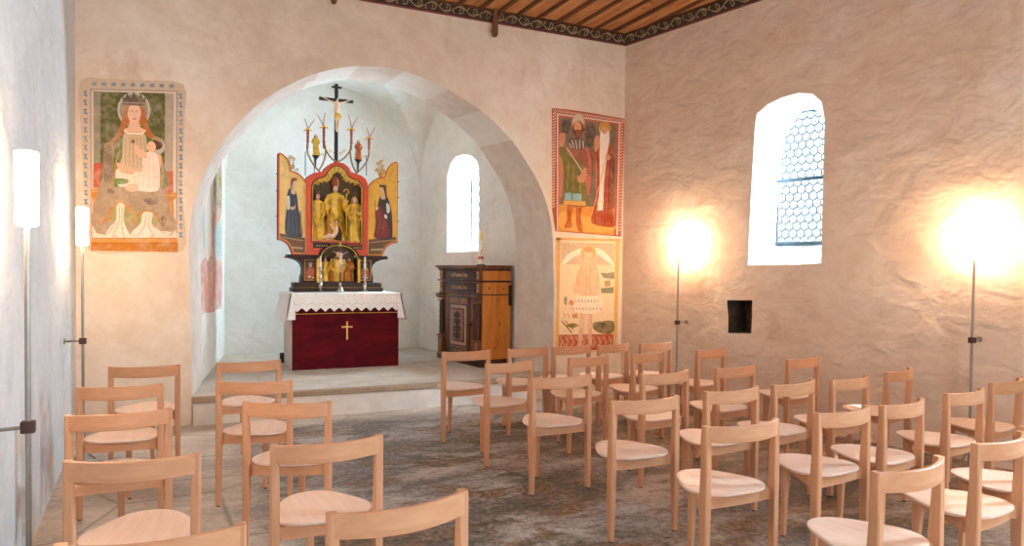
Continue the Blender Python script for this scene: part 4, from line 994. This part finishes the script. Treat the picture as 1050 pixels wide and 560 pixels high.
# wings
def wing(side, ang, fig):
    hx = (x0 if side < 0 else x1); w = root.children and None
    wr = bpy.data.objects.new('wing', None); COL.objects.link(wr); wr.parent = root
    wr.location = (hx, .0, 0); wr.rotation_euler = (0, 0, -side*ang)
    W = .385
    # profile: hinge side plain, trefoil half arch at the top, concave lower outer corner
    P = [(0.004, .455), (.19, .452)] + [(W-(W-.20)*math.cos(PI/2*i/6)*1.0, .452+.17*math.sin(PI/2*i/6)*1.0) for i in range(1, 6)] + [(W, .62), (W, 1.635), (W-.02, 1.652), (W-.05, 1.645), (W-.09, 1.62), (W-.13, 1.575), (W-.155, 1.51), (W-.165, 1.455), (.19, 1.452), (.13, 1.44), (.07, 1.405), (.03, 1.365), (.004, 1.33)]
    c = (W*.5, 1.0); In = []
    n = len(P)
    for i, p in enumerate(P):                     # inset outline
        a = Vector(P[i-1]); b = Vector(p); d = Vector(P[(i+1) % n]); e1 = (b-a).normalized(); e2 = (d-b).normalized(); nn = Vector((-(e1.y+e2.y), (e1.x+e2.x))); 
        nn = nn.normalized() if nn.length > 1e-5 else Vector((0, 1)); In.append((p[0]+nn.x*.019, p[1]+nn.y*.019))
    mp = lambda pts: [(side*a, b) for a, b in pts]
    panel = plate('panel', mp(P), [], -.012, .012, [simple('wing_back_brown', '6A3A26', .6)], wr)
    fr = plate('wing_frame', mp(P), [mp(In)], -.022, -.011, M_RED, wr)
    bm = BM(); tube(bm, [(a, -.022, b) for a, b in mp(In)]+[(mp(In)[0][0], -.022, mp(In)[0][1])], .004, 5); link('gold_edge', bm, M_GOLD, fr)
    G = lambda c, p: (c, [mp(q) for q in p] if isinstance(p[0], list) else mp(p))
    LL = [G('EBB03C' if side > 0 else 'F0C878', In)]
    LL.append(G('A98848', [stroke([(W-.05, 1.56), (W-.09, 1.50), (W-.10, 1.42), (W-.05, 1.38)], .006), stroke([(.12, 1.40), (.16, 1.36), (.21, 1.37)], .006), stroke([(.05, 1.3), (.04, 1.2)], .004)]))
    LL.append(G('6E4A2E', [(.022, .475), (.19, .475), (.24, .56), (.30, .62), (.36, .645), (W-.019, .66), (W-.019, .70), (.022, .66)]))
    LL.append(G('B08E62', [stroke([(.03, .62), (W-.02, .66)], .012)])); LL.append(G('C9B088', [stroke([(.05, .53), (.20, .535)], .022)]))
    LL.append(G('5A4430', [stroke([(.055+k*.02, .531), (.066+k*.02, .531)], .008) for k in range(7)]))
    if fig == 'left':      # woman in dark blue with a reddish headdress
        m = lambda pts: [(W-a, b) for a, b in pts]
        LL += [G('39404E', sm(m([(.12, .67), (.30, .66), (.33, .72), (.31, .86), (.27, 1.02), (.25, 1.17), (.21, 1.24), (.15, 1.24), (.12, 1.16), (.11, .98), (.09, .80)]), 3)),
               G('566072', [stroke(m([(.16, 1.18), (.15, .95), (.13, .72)]), .01), stroke(m([(.22, 1.12), (.24, .9), (.26, .7)]), .012), stroke(m([(.19, 1.0), (.20, .72)]), .008)]),
               G('E4D8C8', sm(m([(.115, 1.13), (.15, 1.15), (.16, 1.06), (.15, 1.0), (.12, .99)]), 3)), G('D9B48C', sm(m([(.17, 1.19), (.23, 1.18), (.21, 1.26), (.185, 1.26)]), 3)),
               G('E0BC98', m(ell(.205, 1.30, .033, .042))), G('9A4A2C', sm(m([(.165, 1.29), (.17, 1.345), (.20, 1.375), (.245, 1.37), (.25, 1.345), (.21, 1.335), (.185, 1.27), (.165, 1.20)]), 3)),
               G('D9B48C', sm(m([(.16, 1.02), (.21, 1.03), (.24, 1.06), (.22, 1.0), (.17, .99)]), 3)), G('8A7038', [stroke(m([(.30, .98), (.31, .70)]), .02)])]
    else:                  # woman in dark red cloak with a sword
        m = lambda pts: pts
        LL += [G('3E2A26', sm([(.10, .68), (.30, .67), (.32, .80), (.31, 1.0), (.28, 1.14), (.24, 1.22), (.17, 1.22), (.14, 1.14), (.12, 1.0), (.10, .8)], 3)),
               G('7E2420', sm([(.09, .69), (.26, .69), (.28, .80), (.20, 1.02), (.15, 1.10), (.10, 1.02), (.12, .86)], 3)), G('A2403A', [stroke([(.13, 1.02), (.17, .88), (.13, .74)], .01), stroke([(.22, .92), (.20, .74)], .012), stroke([(.16, .8), (.24, .84)], .01)]),
               G('E6DCCE', [sm([(.24, 1.12), (.28, 1.10), (.285, 1.02), (.25, 1.0)], 3), sm([(.22, .98), (.25, .97), (.25, .93), (.22, .94)], 3)]), G('D9B48C', sm([(.17, 1.18), (.23, 1.18), (.21, 1.25), (.185, 1.25)], 3)),
               G('DDB792', ell(.195, 1.29, .032, .040)), G('4E2A1C', sm([(.20, 1.33), (.235, 1.32), (.245, 1.24), (.25, 1.18), (.23, 1.2), (.215, 1.27)], 3)), G('5E3A22', [(.15, 1.325), (.155, 1.355), (.24, 1.355), (.24, 1.32)]),
               G('DDB792', sm([(.10, 1.06), (.13, 1.08), (.14, 1.05), (.11, 1.03)], 3)), G('6E5A40', [stroke([(.10, 1.16), (.105, .90)], .008), stroke([(.085, 1.10), (.12, 1.10)], .008)])]
    paint('painting', LL, lambda a, b, l: (a, -.0118-l*1.2, b), lambda c: simple('paint_'+c.lower(), c, .4, 0, .08), panel)
    bm = BM()
    for z in (.75, 1.25): tube(bm, [(0, .0, z-.03), (0, .0, z+.03)], .010, 8)
    link('hinge', bm, M_IRON, wr)
    bm = BM()
    for z in (.9, 1.2, 1.4): tube(bm, [(side*(W-.004), .0, z), (side*(W+.014), .0, z)], .008, 6)
    link('edge_stud', bm, M_IRON, wr)
wing(-1, math.radians(22), 'left'); wing(1, math.radians(20), 'right')

# crest: ogee ribs, pinnacles, statuettes, cross, filigree
def C3(x, y): return D(305+x/7, 110+y/7)
def rib(pts, r=.010, mi=0): 
    bm = BM(); P = [C3(*p) for p in pts]; P = catmull(P, 4); tube(bm, [(a, .03, b) for a, b in P], r, 6); tube(bm, [(a, .018, b) for a, b in P], r*.5, 5, 1); link('rib', bm, [M_BLACK, M_GOLDD], root)
rib([(285, 395), (255, 378), (225, 345), (203, 305), (192, 250)]); rib([(285, 395), (325, 375), (355, 345), (377, 310), (384, 255)])
rib([(160, 468), (115, 415), (80, 350), (68, 300), (72, 250)]); rib([(150, 462), (180, 410), (197, 360), (203, 305)])
rib([(427, 480), (400, 430), (383, 370), (377, 310)]); rib([(425, 478), (470, 430), (500, 385), (511, 340), (511, 298)])
for (bx, by, cy, sl, sr) in ((73, 300, 165, (48, 85), (122, 90)), (188, 300, 146, (135, 50), (198, 42)), (385, 310, 160, (362, 60), (433, 73)), (513, 350, 225, (493, 148), (556, 148))):
    bm = BM(); P = C3(bx, by); Q = C3(bx, cy-8); tube(bm, [(P[0], .03, P[1]), (Q[0], .03, Q[1])], [.010, .020], 8)
    r1 = C3(bx, by-52); lathe(bm, [(.012, r1[1]-.01), (.026, r1[1]), (.012, r1[1]+.01)], 10, r1[0], .03)
    pn = link('pinnacle', bm, simple('dull_red', 'A8584A', .5), root)
    bm = BM(); c = C3(bx, cy); a = C3(bx-28, cy+2); b = C3(bx+28, cy+6); tube(bm, [(a[0]-.004, .03, a[1]-.016), (a[0]+.01, .03, a[1]), (c[0], .02, c[1]+.008), (b[0]-.01, .03, b[1]+.006), (b[0]+.006, .03, b[1]-.014)], [.006, .011, .013, .011, .006], 6)
    link('crocket', bm, M_GOLD, pn)
    bm = BM()
    for s in (sl, sr): q = C3(*s); mid = ((Q[0]+q[0])/2+(.012 if s is sl else -.012)*-1*(-1), (Q[1]+q[1])/2-.02); tube(bm, [(Q[0], .03, Q[1]-.02), (mid[0], .03, mid[1]), (q[0], .03, q[1])], [.007, .005, .003], 5)
    link('spike', bm, simple('dull_red', 'A8584A'), pn)
for (sx, sy0, sy1, robe) in ((130, 350, 200, M_GOLD), (436, 380, 240, simple('orange_red_robe', 'C05A30', .45, .1))):
    b = C3(sx, sy0); t = C3(sx, sy1); bm = BM(); lathe(bm, [(.006, b[1]-.16), (.010, b[1]-.05), (.03, b[1]-.02), (.045, b[1]-.006), (.045, b[1])], 12, b[0], .03); link('bracket', bm, M_BLACK, root)
    statue(root, b[0], .03, b[1], (t[1]-b[1])*1.03, robe, M_GOLD if sx > 200 else None, hair=M_HAIR, seedv=sx*.01, wide=1.0)
bm = BM()
for (px_, py0, py1) in ((58, 490, 320), (497, 490, 345), (122, 470, 355), (430, 480, 385)):
    a = C3(px_, py0); b = C3(px_, py1); tube(bm, [(a[0], .05, a[1]), (b[0], .05, b[1])], .005, 6)
link('support_rod', bm, M_IRON, root)
for k, (px_, py0) in enumerate(((236, 318), (335, 318), (180, 345), (478, 360), (268, 335), (310, 335))):
    c = C3(px_, py0); bm = BM(); s = 1 if k % 2 else -1
    tube(bm, [(c[0]+s*.022*(1-.6*t)*math.cos(6*t), .03, c[1]+.022*(1-.6*t)*math.sin(6*t)) for t in [i/10 for i in range(11)]], .004, 5); link('curl', bm, M_GOLDD, root)
for side, (ux, uy) in ((-1, (297, 170)), (1, (391, 176))):
    c = D(ux, uy); bm = BM(); rnd = random.Random(3+side)
    for k in range(11):
        a = -.2+PI*.9*k/10 ; L_ = rnd.uniform(.10, .19); e = (c[0]+.5*L_*math.cos(a), c[1]-.06+L_*1.05*math.sin(a)+.0)
        tube(bm, [(c[0], .06, c[1]-.12), ((c[0]+e[0])/2+.02*math.sin(k*2), .055, (c[1]-.06+e[1])/2), (e[0], .05, e[1])], [.006, .005, .004], 5)
        tube(bm, [(e[0]+.020*(1-.5*t)*math.cos(7*t+k), .05, e[1]+.020*(1-.5*t)*math.sin(7*t+k)) for t in [i/9 for i in range(10)]], .0048, 5)
    link('filigree_spray', bm, M_GOLDD, root)
# tall black cross with the crucified figure
bm = BM(); t0 = D(344.3, 168); t1 = D(344.5, 87); cw = .021; xc = t1[0]
box(bm, xc-cw, xc+cw, .02, .05, t0[1]-.01, t1[1], 0, .002)
l = D(327, 101.5); r = D(361.5, 106.2); zc = (l[1]+r[1])/2+.015
loft(bm, [[(l[0], y, z) for y, z in ((.018, l[1]-.018), (.052, l[1]-.018), (.052, l[1]+.018), (.018, l[1]+.018))], [(r[0], y, z) for y, z in ((.018, l[1]-.018), (.052, l[1]-.018), (.052, l[1]+.018), (.018, l[1]+.018))]])
zz = D(344, 90.5)[1]; box(bm, xc-.058, xc+.062, .016, .034, zz-.012, zz+.012)
cr = link('cross', bm, M_BLACK, root)
def crucified(parent, x, y, zt, h, arm, mat, cloth):
    # one continuous body: trunk, legs and raised arms
    bm = BM(); Z = lambda t: zt-h*t
    rings = []
    for t, a, b in ((.10, .022, .022), (.15, .075, .034), (.20, .085, .040), (.30, .072, .040), (.42, .056, .034), (.50, .066, .038), (.56, .060, .036)):
        rings.append([(x+a*h*math.cos(2*PI*k/12), y+b*h*math.sin(2*PI*k/12), Z(t)) for k in range(12)])
    loft(bm, rings)
    for s in (-1, 1):
        tube(bm, [(x+s*.03*h, y, Z(.53)), (x+s*.035*h+.01*h, y-.05*h, Z(.74)), (x+s*.02*h, y, Z(.92)), (x+s*.008*h, y-.03*h, Z(1.0))], [.036*h, .027*h, .018*h, .012*h], 8)
        tube(bm, [(x+s*.07*h, y, Z(.165)), (x+s*arm*.55, y+.005, Z(.115)), (x+s*arm, y+.01, Z(.03))], [.022*h, .017*h, .011*h], 8)
        hand(bm, (x+s*arm, y+.008, Z(.03)), (s, 0, .2), .012*h)
    head(bm, (x+.012*h, y-.02*h, Z(.065)), .040*h); b = link('figure', bm, mat, parent, angle=80)
    bm = BM(); rings = []
    for t, a, b2 in ((.45, .066, .042), (.50, .078, .05), (.58, .078, .054), (.66, .062, .05)):
        rings.append([(x+a*h*(1+.06*math.sin(5*k))*math.cos(2*PI*k/14), y+b2*h*math.sin(2*PI*k/14), Z(t)) for k in range(14)])
    loft(bm, rings); tube(bm, [(x+.075*h, y-.02*h, Z(.48)), (x+.11*h, y-.02*h, Z(.56)), (x+.10*h, y-.02*h, Z(.64))], [.02*h, .025*h, .01*h], 6); link('loincloth', bm, cloth, b)
    bm = BM(); ball(bm, (x+.006*h, y-.01*h, Z(.055)), .043*h, 1, 1, 1); link('hair', bm, M_HAIR, b)
ft = D(344.5, 136.5); crucified(cr, xc, .0, t1[1]-(D(344, 87)[1]-D(344, 101)[1]), .43, .175, M_SKIN, M_GOLD)

# ------------------------------------------------------------------ things standing on the altar
ZA = .248+.885
def candlestick(x, y, h, ch, lab):
    root = thing('candlestick', lab, 'candlestick', (x, y, ZA), 0)
    bm = BM(); lathe(bm, [(.040, 0), (.042, .006), (.030, .018), (.012, .03), (.010, .05), (.022, .07), (.026, .09), (.014, .115), (.009, .14), (.018, .165), (.022, .185), (.010, .21), (.008, h-.05), (.014, h-.03), (.032, h-.012), (.034, h-.004), (.012, h)], 20); link('stem', bm, M_SILVER, root)
    bm = BM(); lathe(bm, [(.0105, h-.004), (.0105, h+ch-.003), (.007, h+ch), (.001, h+ch+.001)], 14); c = link('candle', bm, M_WAX, root)
    bm = BM(); tube(bm, [(0, 0, h+ch-.001), (.001, 0, h+ch+.012)], .0012, 5); link('wick', bm, M_BLACK, c)
candlestick(1.668, 8.80, .30, .135, 'left silver candlestick with white candle on the altar cloth')
candlestick(2.205, 8.80, .30, .13, 'right silver candlestick with white candle on the altar cloth')
root = thing('standing_crucifix', 'small pale crucifix on a glass-like foot at the middle of the altar', 'crucifix', (1.895, 8.76, ZA))
bm = BM(); lathe(bm, [(.055, 0), (.056, .01), (.040, .03), (.022, .06), (.016, .09), (.024, .11), (.010, .125)], 18); link('base', bm, M_SILVER, root)
bm = BM(); box(bm, -.010, .010, -.007, .007, .12, .55, 0, .002); box(bm, -.10, .10, -.007, .007, .40, .42, 0, .002); cr = link('cross', bm, simple('dark_red_wood', '5E2A20', .5), root)
crucified(cr, 0, -.018, .50, .26, .09, simple('pale_corpus', 'D9B8A0', .5), simple('pale_corpus2', 'E3CDB4', .5))
bm = BM(); tube(bm, [(-.02, 0, .55), (0, 0, .60), (.02, 0, .55)], [.006, .012, .006], 6); link('finial', bm, M_GOLD, root)

# ------------------------------------------------------------------ renaissance cabinet
CB = thing('inlaid_cabinet', 'tall carved and inlaid walnut cabinet with pine side, right of the altar', 'cabinet', (3.545, 8.53, .248), math.radians(-83.5))
bw, bd, bh = .555, .205, 1.185
bm = BM(); box(bm, -bw, bw, -bd+.02, bd, .06, bh, 0, .004); body = link('body', bm, M_WALNUT, CB)
bm = BM(); box(bm, bw, bw+.008, -bd+.015, bd, .05, bh-.0)
for k, (a, z, w) in enumerate(((-.10, .95, .012), (.02, .80, .008), (.05, .52, .013), (.12, .36, .009), (-.02, .22, .010), (.10, .95, .007), (-.12, .60, .007), (.06, .66, .007))):
    lathe_pts = [(bw+.0085, a+w*math.cos(t), z+w*1.3*math.sin(t)) for t in [i*PI/5 for i in range(10)]]; f = bm.faces.new([bm.verts.new(p) for p in lathe_pts]); f.material_index = 1
link('side_panel', bm, [M_PINE, M_KNOT], CB)
bm = BM(); box(bm, -bw-.02, bw+.02, -bd-.03, bd, 0, .07, 0, .008); box(bm, -bw-.01, bw+.01, -bd-.015, bd, .07, .09, 0, .005); link('plinth', bm, M_WALNUT_D, CB)
bm = BM(); box(bm, -bw-.045, bw+.045, -bd-.055, bd+.0, bh+.022, bh+.045, 0, .006); box(bm, -bw-.03, bw+.028, -bd-.035, bd, bh+.002, bh+.024, 0, .006); box(bm, -bw-.012, bw+.012, -bd-.015, bd, bh-.02, bh+.004, 0, .004); cn = link('cornice', bm, M_WALNUT, CB)
bm = BM()
for k in range(26):
    x = -bw+.02+k*(2*bw-.04)/25; box(bm, x-.012, x+.012, -bd-.026, -bd-.012, bh-.022, bh+.002)
for k in range(10):
    y = -bd+.01+k*(2*bd-.03)/9; box(bm, bw+.010, bw+.022, y-.011, y+.011, bh-.022, bh+.002)
link('dentils', bm, M_WALNUT_D, cn)
def moul(z, h, out, name='moulding'):
    bm = BM(); box(bm, -bw-out, bw+out, -bd-out, bd, z, z+h, 0, min(.006, h*.3)); return link(name, bm, M_WALNUT_D, CB)
moul(1.025, .022, .028); moul(.865, .016, .012)
bm = BM(); box(bm, -.42, .40, -bd-.002, -bd+.03, 1.06, 1.155, 0, .004); box(bm, -.42, .40, -bd-.002, -bd+.03, .895, 1.01, 0, .004); link('frieze_panel', bm, M_WALNUT_D, CB)
bm = BM()
for z, s in ((1.107, 1.0), (.952, .9)):
    for k in (-1, 1):
        for j in range(3):
            cx = k*(.05+.065*j); tube(bm, [(cx+k*.032*(1-.6*t)*math.cos(6*t), -bd-.006, z+(.026*(1-.6*t))*math.sin(6*t)*(1 if j % 2 else -1)) for t in [i/10 for i in range(11)]], .007*s, 5)
    ball(bm, (0, -bd-.004, z), .022, 1.3, .4, 1, 10)
    tube(bm, [(-.22, -bd-.004, z), (-.1, -bd-.004, z-.012), (0, -bd-.004, z), (.1, -bd-.004, z-.012), (.22, -bd-.004, z)], .006, 5)
link('frieze_inlay', bm, M_INLAY, CB)
bm = BM()
for x in (-.49, .49):
    for z0, z1 in ((1.055, 1.16), (.89, 1.015)):
        bm = BM(); box(bm, x-.055, x+.055, -bd-.012, -bd+.03, z0, z1, 0, .006); blk = link('frieze_block', bm, M_WALNUT, CB)
bm = BM()
for x in (-.49, .49):
    for zc, hh in ((1.107, .04), (.952, .045)):
        for s in (-1, 1):
            f = [(x, zc), (x-.03, zc+s*hh), (x+.03, zc+s*hh)]; prism(bm, f, -bd-.016, -bd-.010)
link('diamond_inlay', bm, M_INLAY, blk)
# pilasters with capital, dark shaft and base
for x in (-.49, .49):
    bm = BM(); box(bm, x-.06, x+.06, -bd-.03, -bd+.03, .09, .30, 0, .005); box(bm, x-.07, x+.07, -bd-.045, -bd+.03, .30, .32, 0, .005); pil = link('pilaster', bm, M_WALNUT, CB)
    bm = BM(); rings = []
    for i in range(25):
        z = .325+.44*i/24; r = .036*(1+.07*math.sin(i*1.6))
        rings.append([(x+r*math.cos(2*PI*k/12), -bd-.005+r*.8*math.sin(2*PI*k/12), z) for k in range(12)])
    loft(bm, rings); link('shaft', bm, M_WALNUT_D, pil)
    bm = BM(); box(bm, x-.045, x+.045, -bd-.04, -bd+.02, .762, .78, 0, .004); box(bm, x-.052, x+.052, -bd-.048, -bd+.02, .80, .818, 0, .004); box(bm, x-.07, x+.07, -bd-.065, -bd+.02, .835, .862, 0, .006); link('capital', bm, M_WALNUT, pil)
    bm = BM(); box(bm, x-.035, x+.035, -bd-.034, -bd-.028, .12, .27); link('pilaster_inlay', bm, M_INLAYM, pil)
    bm = BM()
    for s in (-1, 1): tube(bm, [(x+s*.035, -bd-.045, .822), (x+s*.05, -bd-.055, .84)], .014, 8)
    link('volute', bm, M_WALNUT_D, pil)
# door with inlaid panels
bm = BM(); box(bm, -.37, .37, -bd-.004, -bd+.03, .10, .86, 0, .004); dr = link('door', bm, M_WALNUT, CB)
def dbox(name, x0_, x1_, z0_, z1_, y, m, par=dr, bev=.003):
    bm = BM(); box(bm, x0_, x1_, -bd-y, -bd, z0_, z1_, 0, bev); return link(name, bm, m, par)
dbox('door_frame', -.30, .30, .12, .84, .012, M_WALNUT_D)
dbox('top_panel', -.24, .24, .745, .82, .020, M_INLAYM)
bm = BM(); prism(bm, [(-.07, .782), (0, .81), (.07, .782), (0, .755)], -bd-.024, -bd-.02); prism(bm, [(-.035, .782), (0, .797), (.035, .782), (0, .768)], -bd-.027, -bd-.024, 1); link('diamond_inlay', bm, [M_WALNUT_D, M_INLAY], dr)
pn = dbox('main_panel', -.21, .21, .225, .725, .018, M_INLAY)
dbox('panel_border', -.165, .165, .265, .69, .024, M_WALNUT_D); dbox('panel_field', -.145, .145, .285, .67, .028, M_INLAYM)
bm = BM(); bmz = .47
for s in (-1, 1):
    for j, (dz, r) in enumerate(((.13, .035), (.05, .04), (-.04, .045), (-.125, .04))):
        tube(bm, [(s*(.012+r*.9)+s*r*(1-.6*t)*math.cos(6.5*t+2.5), -bd-.032, .475+dz+r*(1-.6*t)*math.sin(6.5*t+2.5)) for t in [i/11 for i in range(12)]], .0085, 5)
tube(bm, [(0, -bd-.031, .30), (0, -bd-.031, .65)], [.012, .008], 6); ball(bm, (0, -bd-.03, .63), .022, 1, .3, 1.2); ball(bm, (0, -bd-.03, .33), .028, 1.2, .3, .9); link('ornament', bm, M_BLACK, dr)
dbox('lower_panel', -.22, .22, .135, .205, .018, M_INLAYM)
bm = BM(); tube(bm, [(-.19, -bd-.022, .17), (-.08, -bd-.022, .19), (0, -bd-.022, .165), (.08, -bd-.022, .19), (.19, -bd-.022, .17)], .008, 6); link('lower_ornament', bm, M_BLACK, dr)
bm = BM(); tube(bm, [(.335, -bd-.0, .50), (.335, -bd-.045, .50)], .008, 8); ball(bm, (.335, -bd-.05, .50), .014); box(bm, .32, .35, -bd-.01, -bd-.003, .46, .54); link('handle', bm, M_IRON, dr)
bm = BM(); box(bm, bw+.006, bw+.014, bd-.03, bd+.012, .74, .99, 0, .003); tube(bm, [(bw+.016, bd-.006, .84), (bw+.03, bd-.006, .87), (bw+.016, bd-.006, .90)], .006, 6); link('iron_strap', bm, M_IRON, CB)
# paschal candle
root = thing('altar_candle', 'thick white candle with red and green decoration standing on the cabinet', 'candle', (3.47, 8.13, .248+bh+.045))
bm = BM(); lathe(bm, [(.055, 0), (.058, .004), (.045, .010), (.018, .016), (.015, .03)], 20); link('dish', bm, M_IRON, root)
bm = BM(); lathe(bm, [(.034, .014), (.035, .02), (.034, .425), (.030, .432), (.002, .431)], 20); c = link('candle', bm, M_WAX, root)
bm = BM(); lathe(bm, [(.0352, .075), (.0356, .076), (.0356, .105), (.0352, .106)], 20, mi=0)
for k in range(3): 
    a = -PI/2-.5+k*.15; x_, y_ = .0356*math.cos(a), .0356*math.sin(a); box(bm, x_-.004, x_+.004, y_-.003, y_+.002, .13+.02*k, .15+.02*k, 0)
link('red_band', bm, simple('wax_red', 'D0432E', .5), c)
bm = BM(); 
for k in range(5):
    a = -PI/2-.6+k*.12; box(bm, .034*math.cos(a)-.003, .034*math.cos(a)+.003, .034*math.sin(a)-.004, .034*math.sin(a)+.001, .30+.02*(k % 2), .40-.015*(k % 3))
link('gold_ornament', bm, M_GOLD, c)
bm = BM(); tube(bm, [(0, 0, .43), (.002, 0, .45)], .002, 5); link('wick', bm, M_BLACK, c)
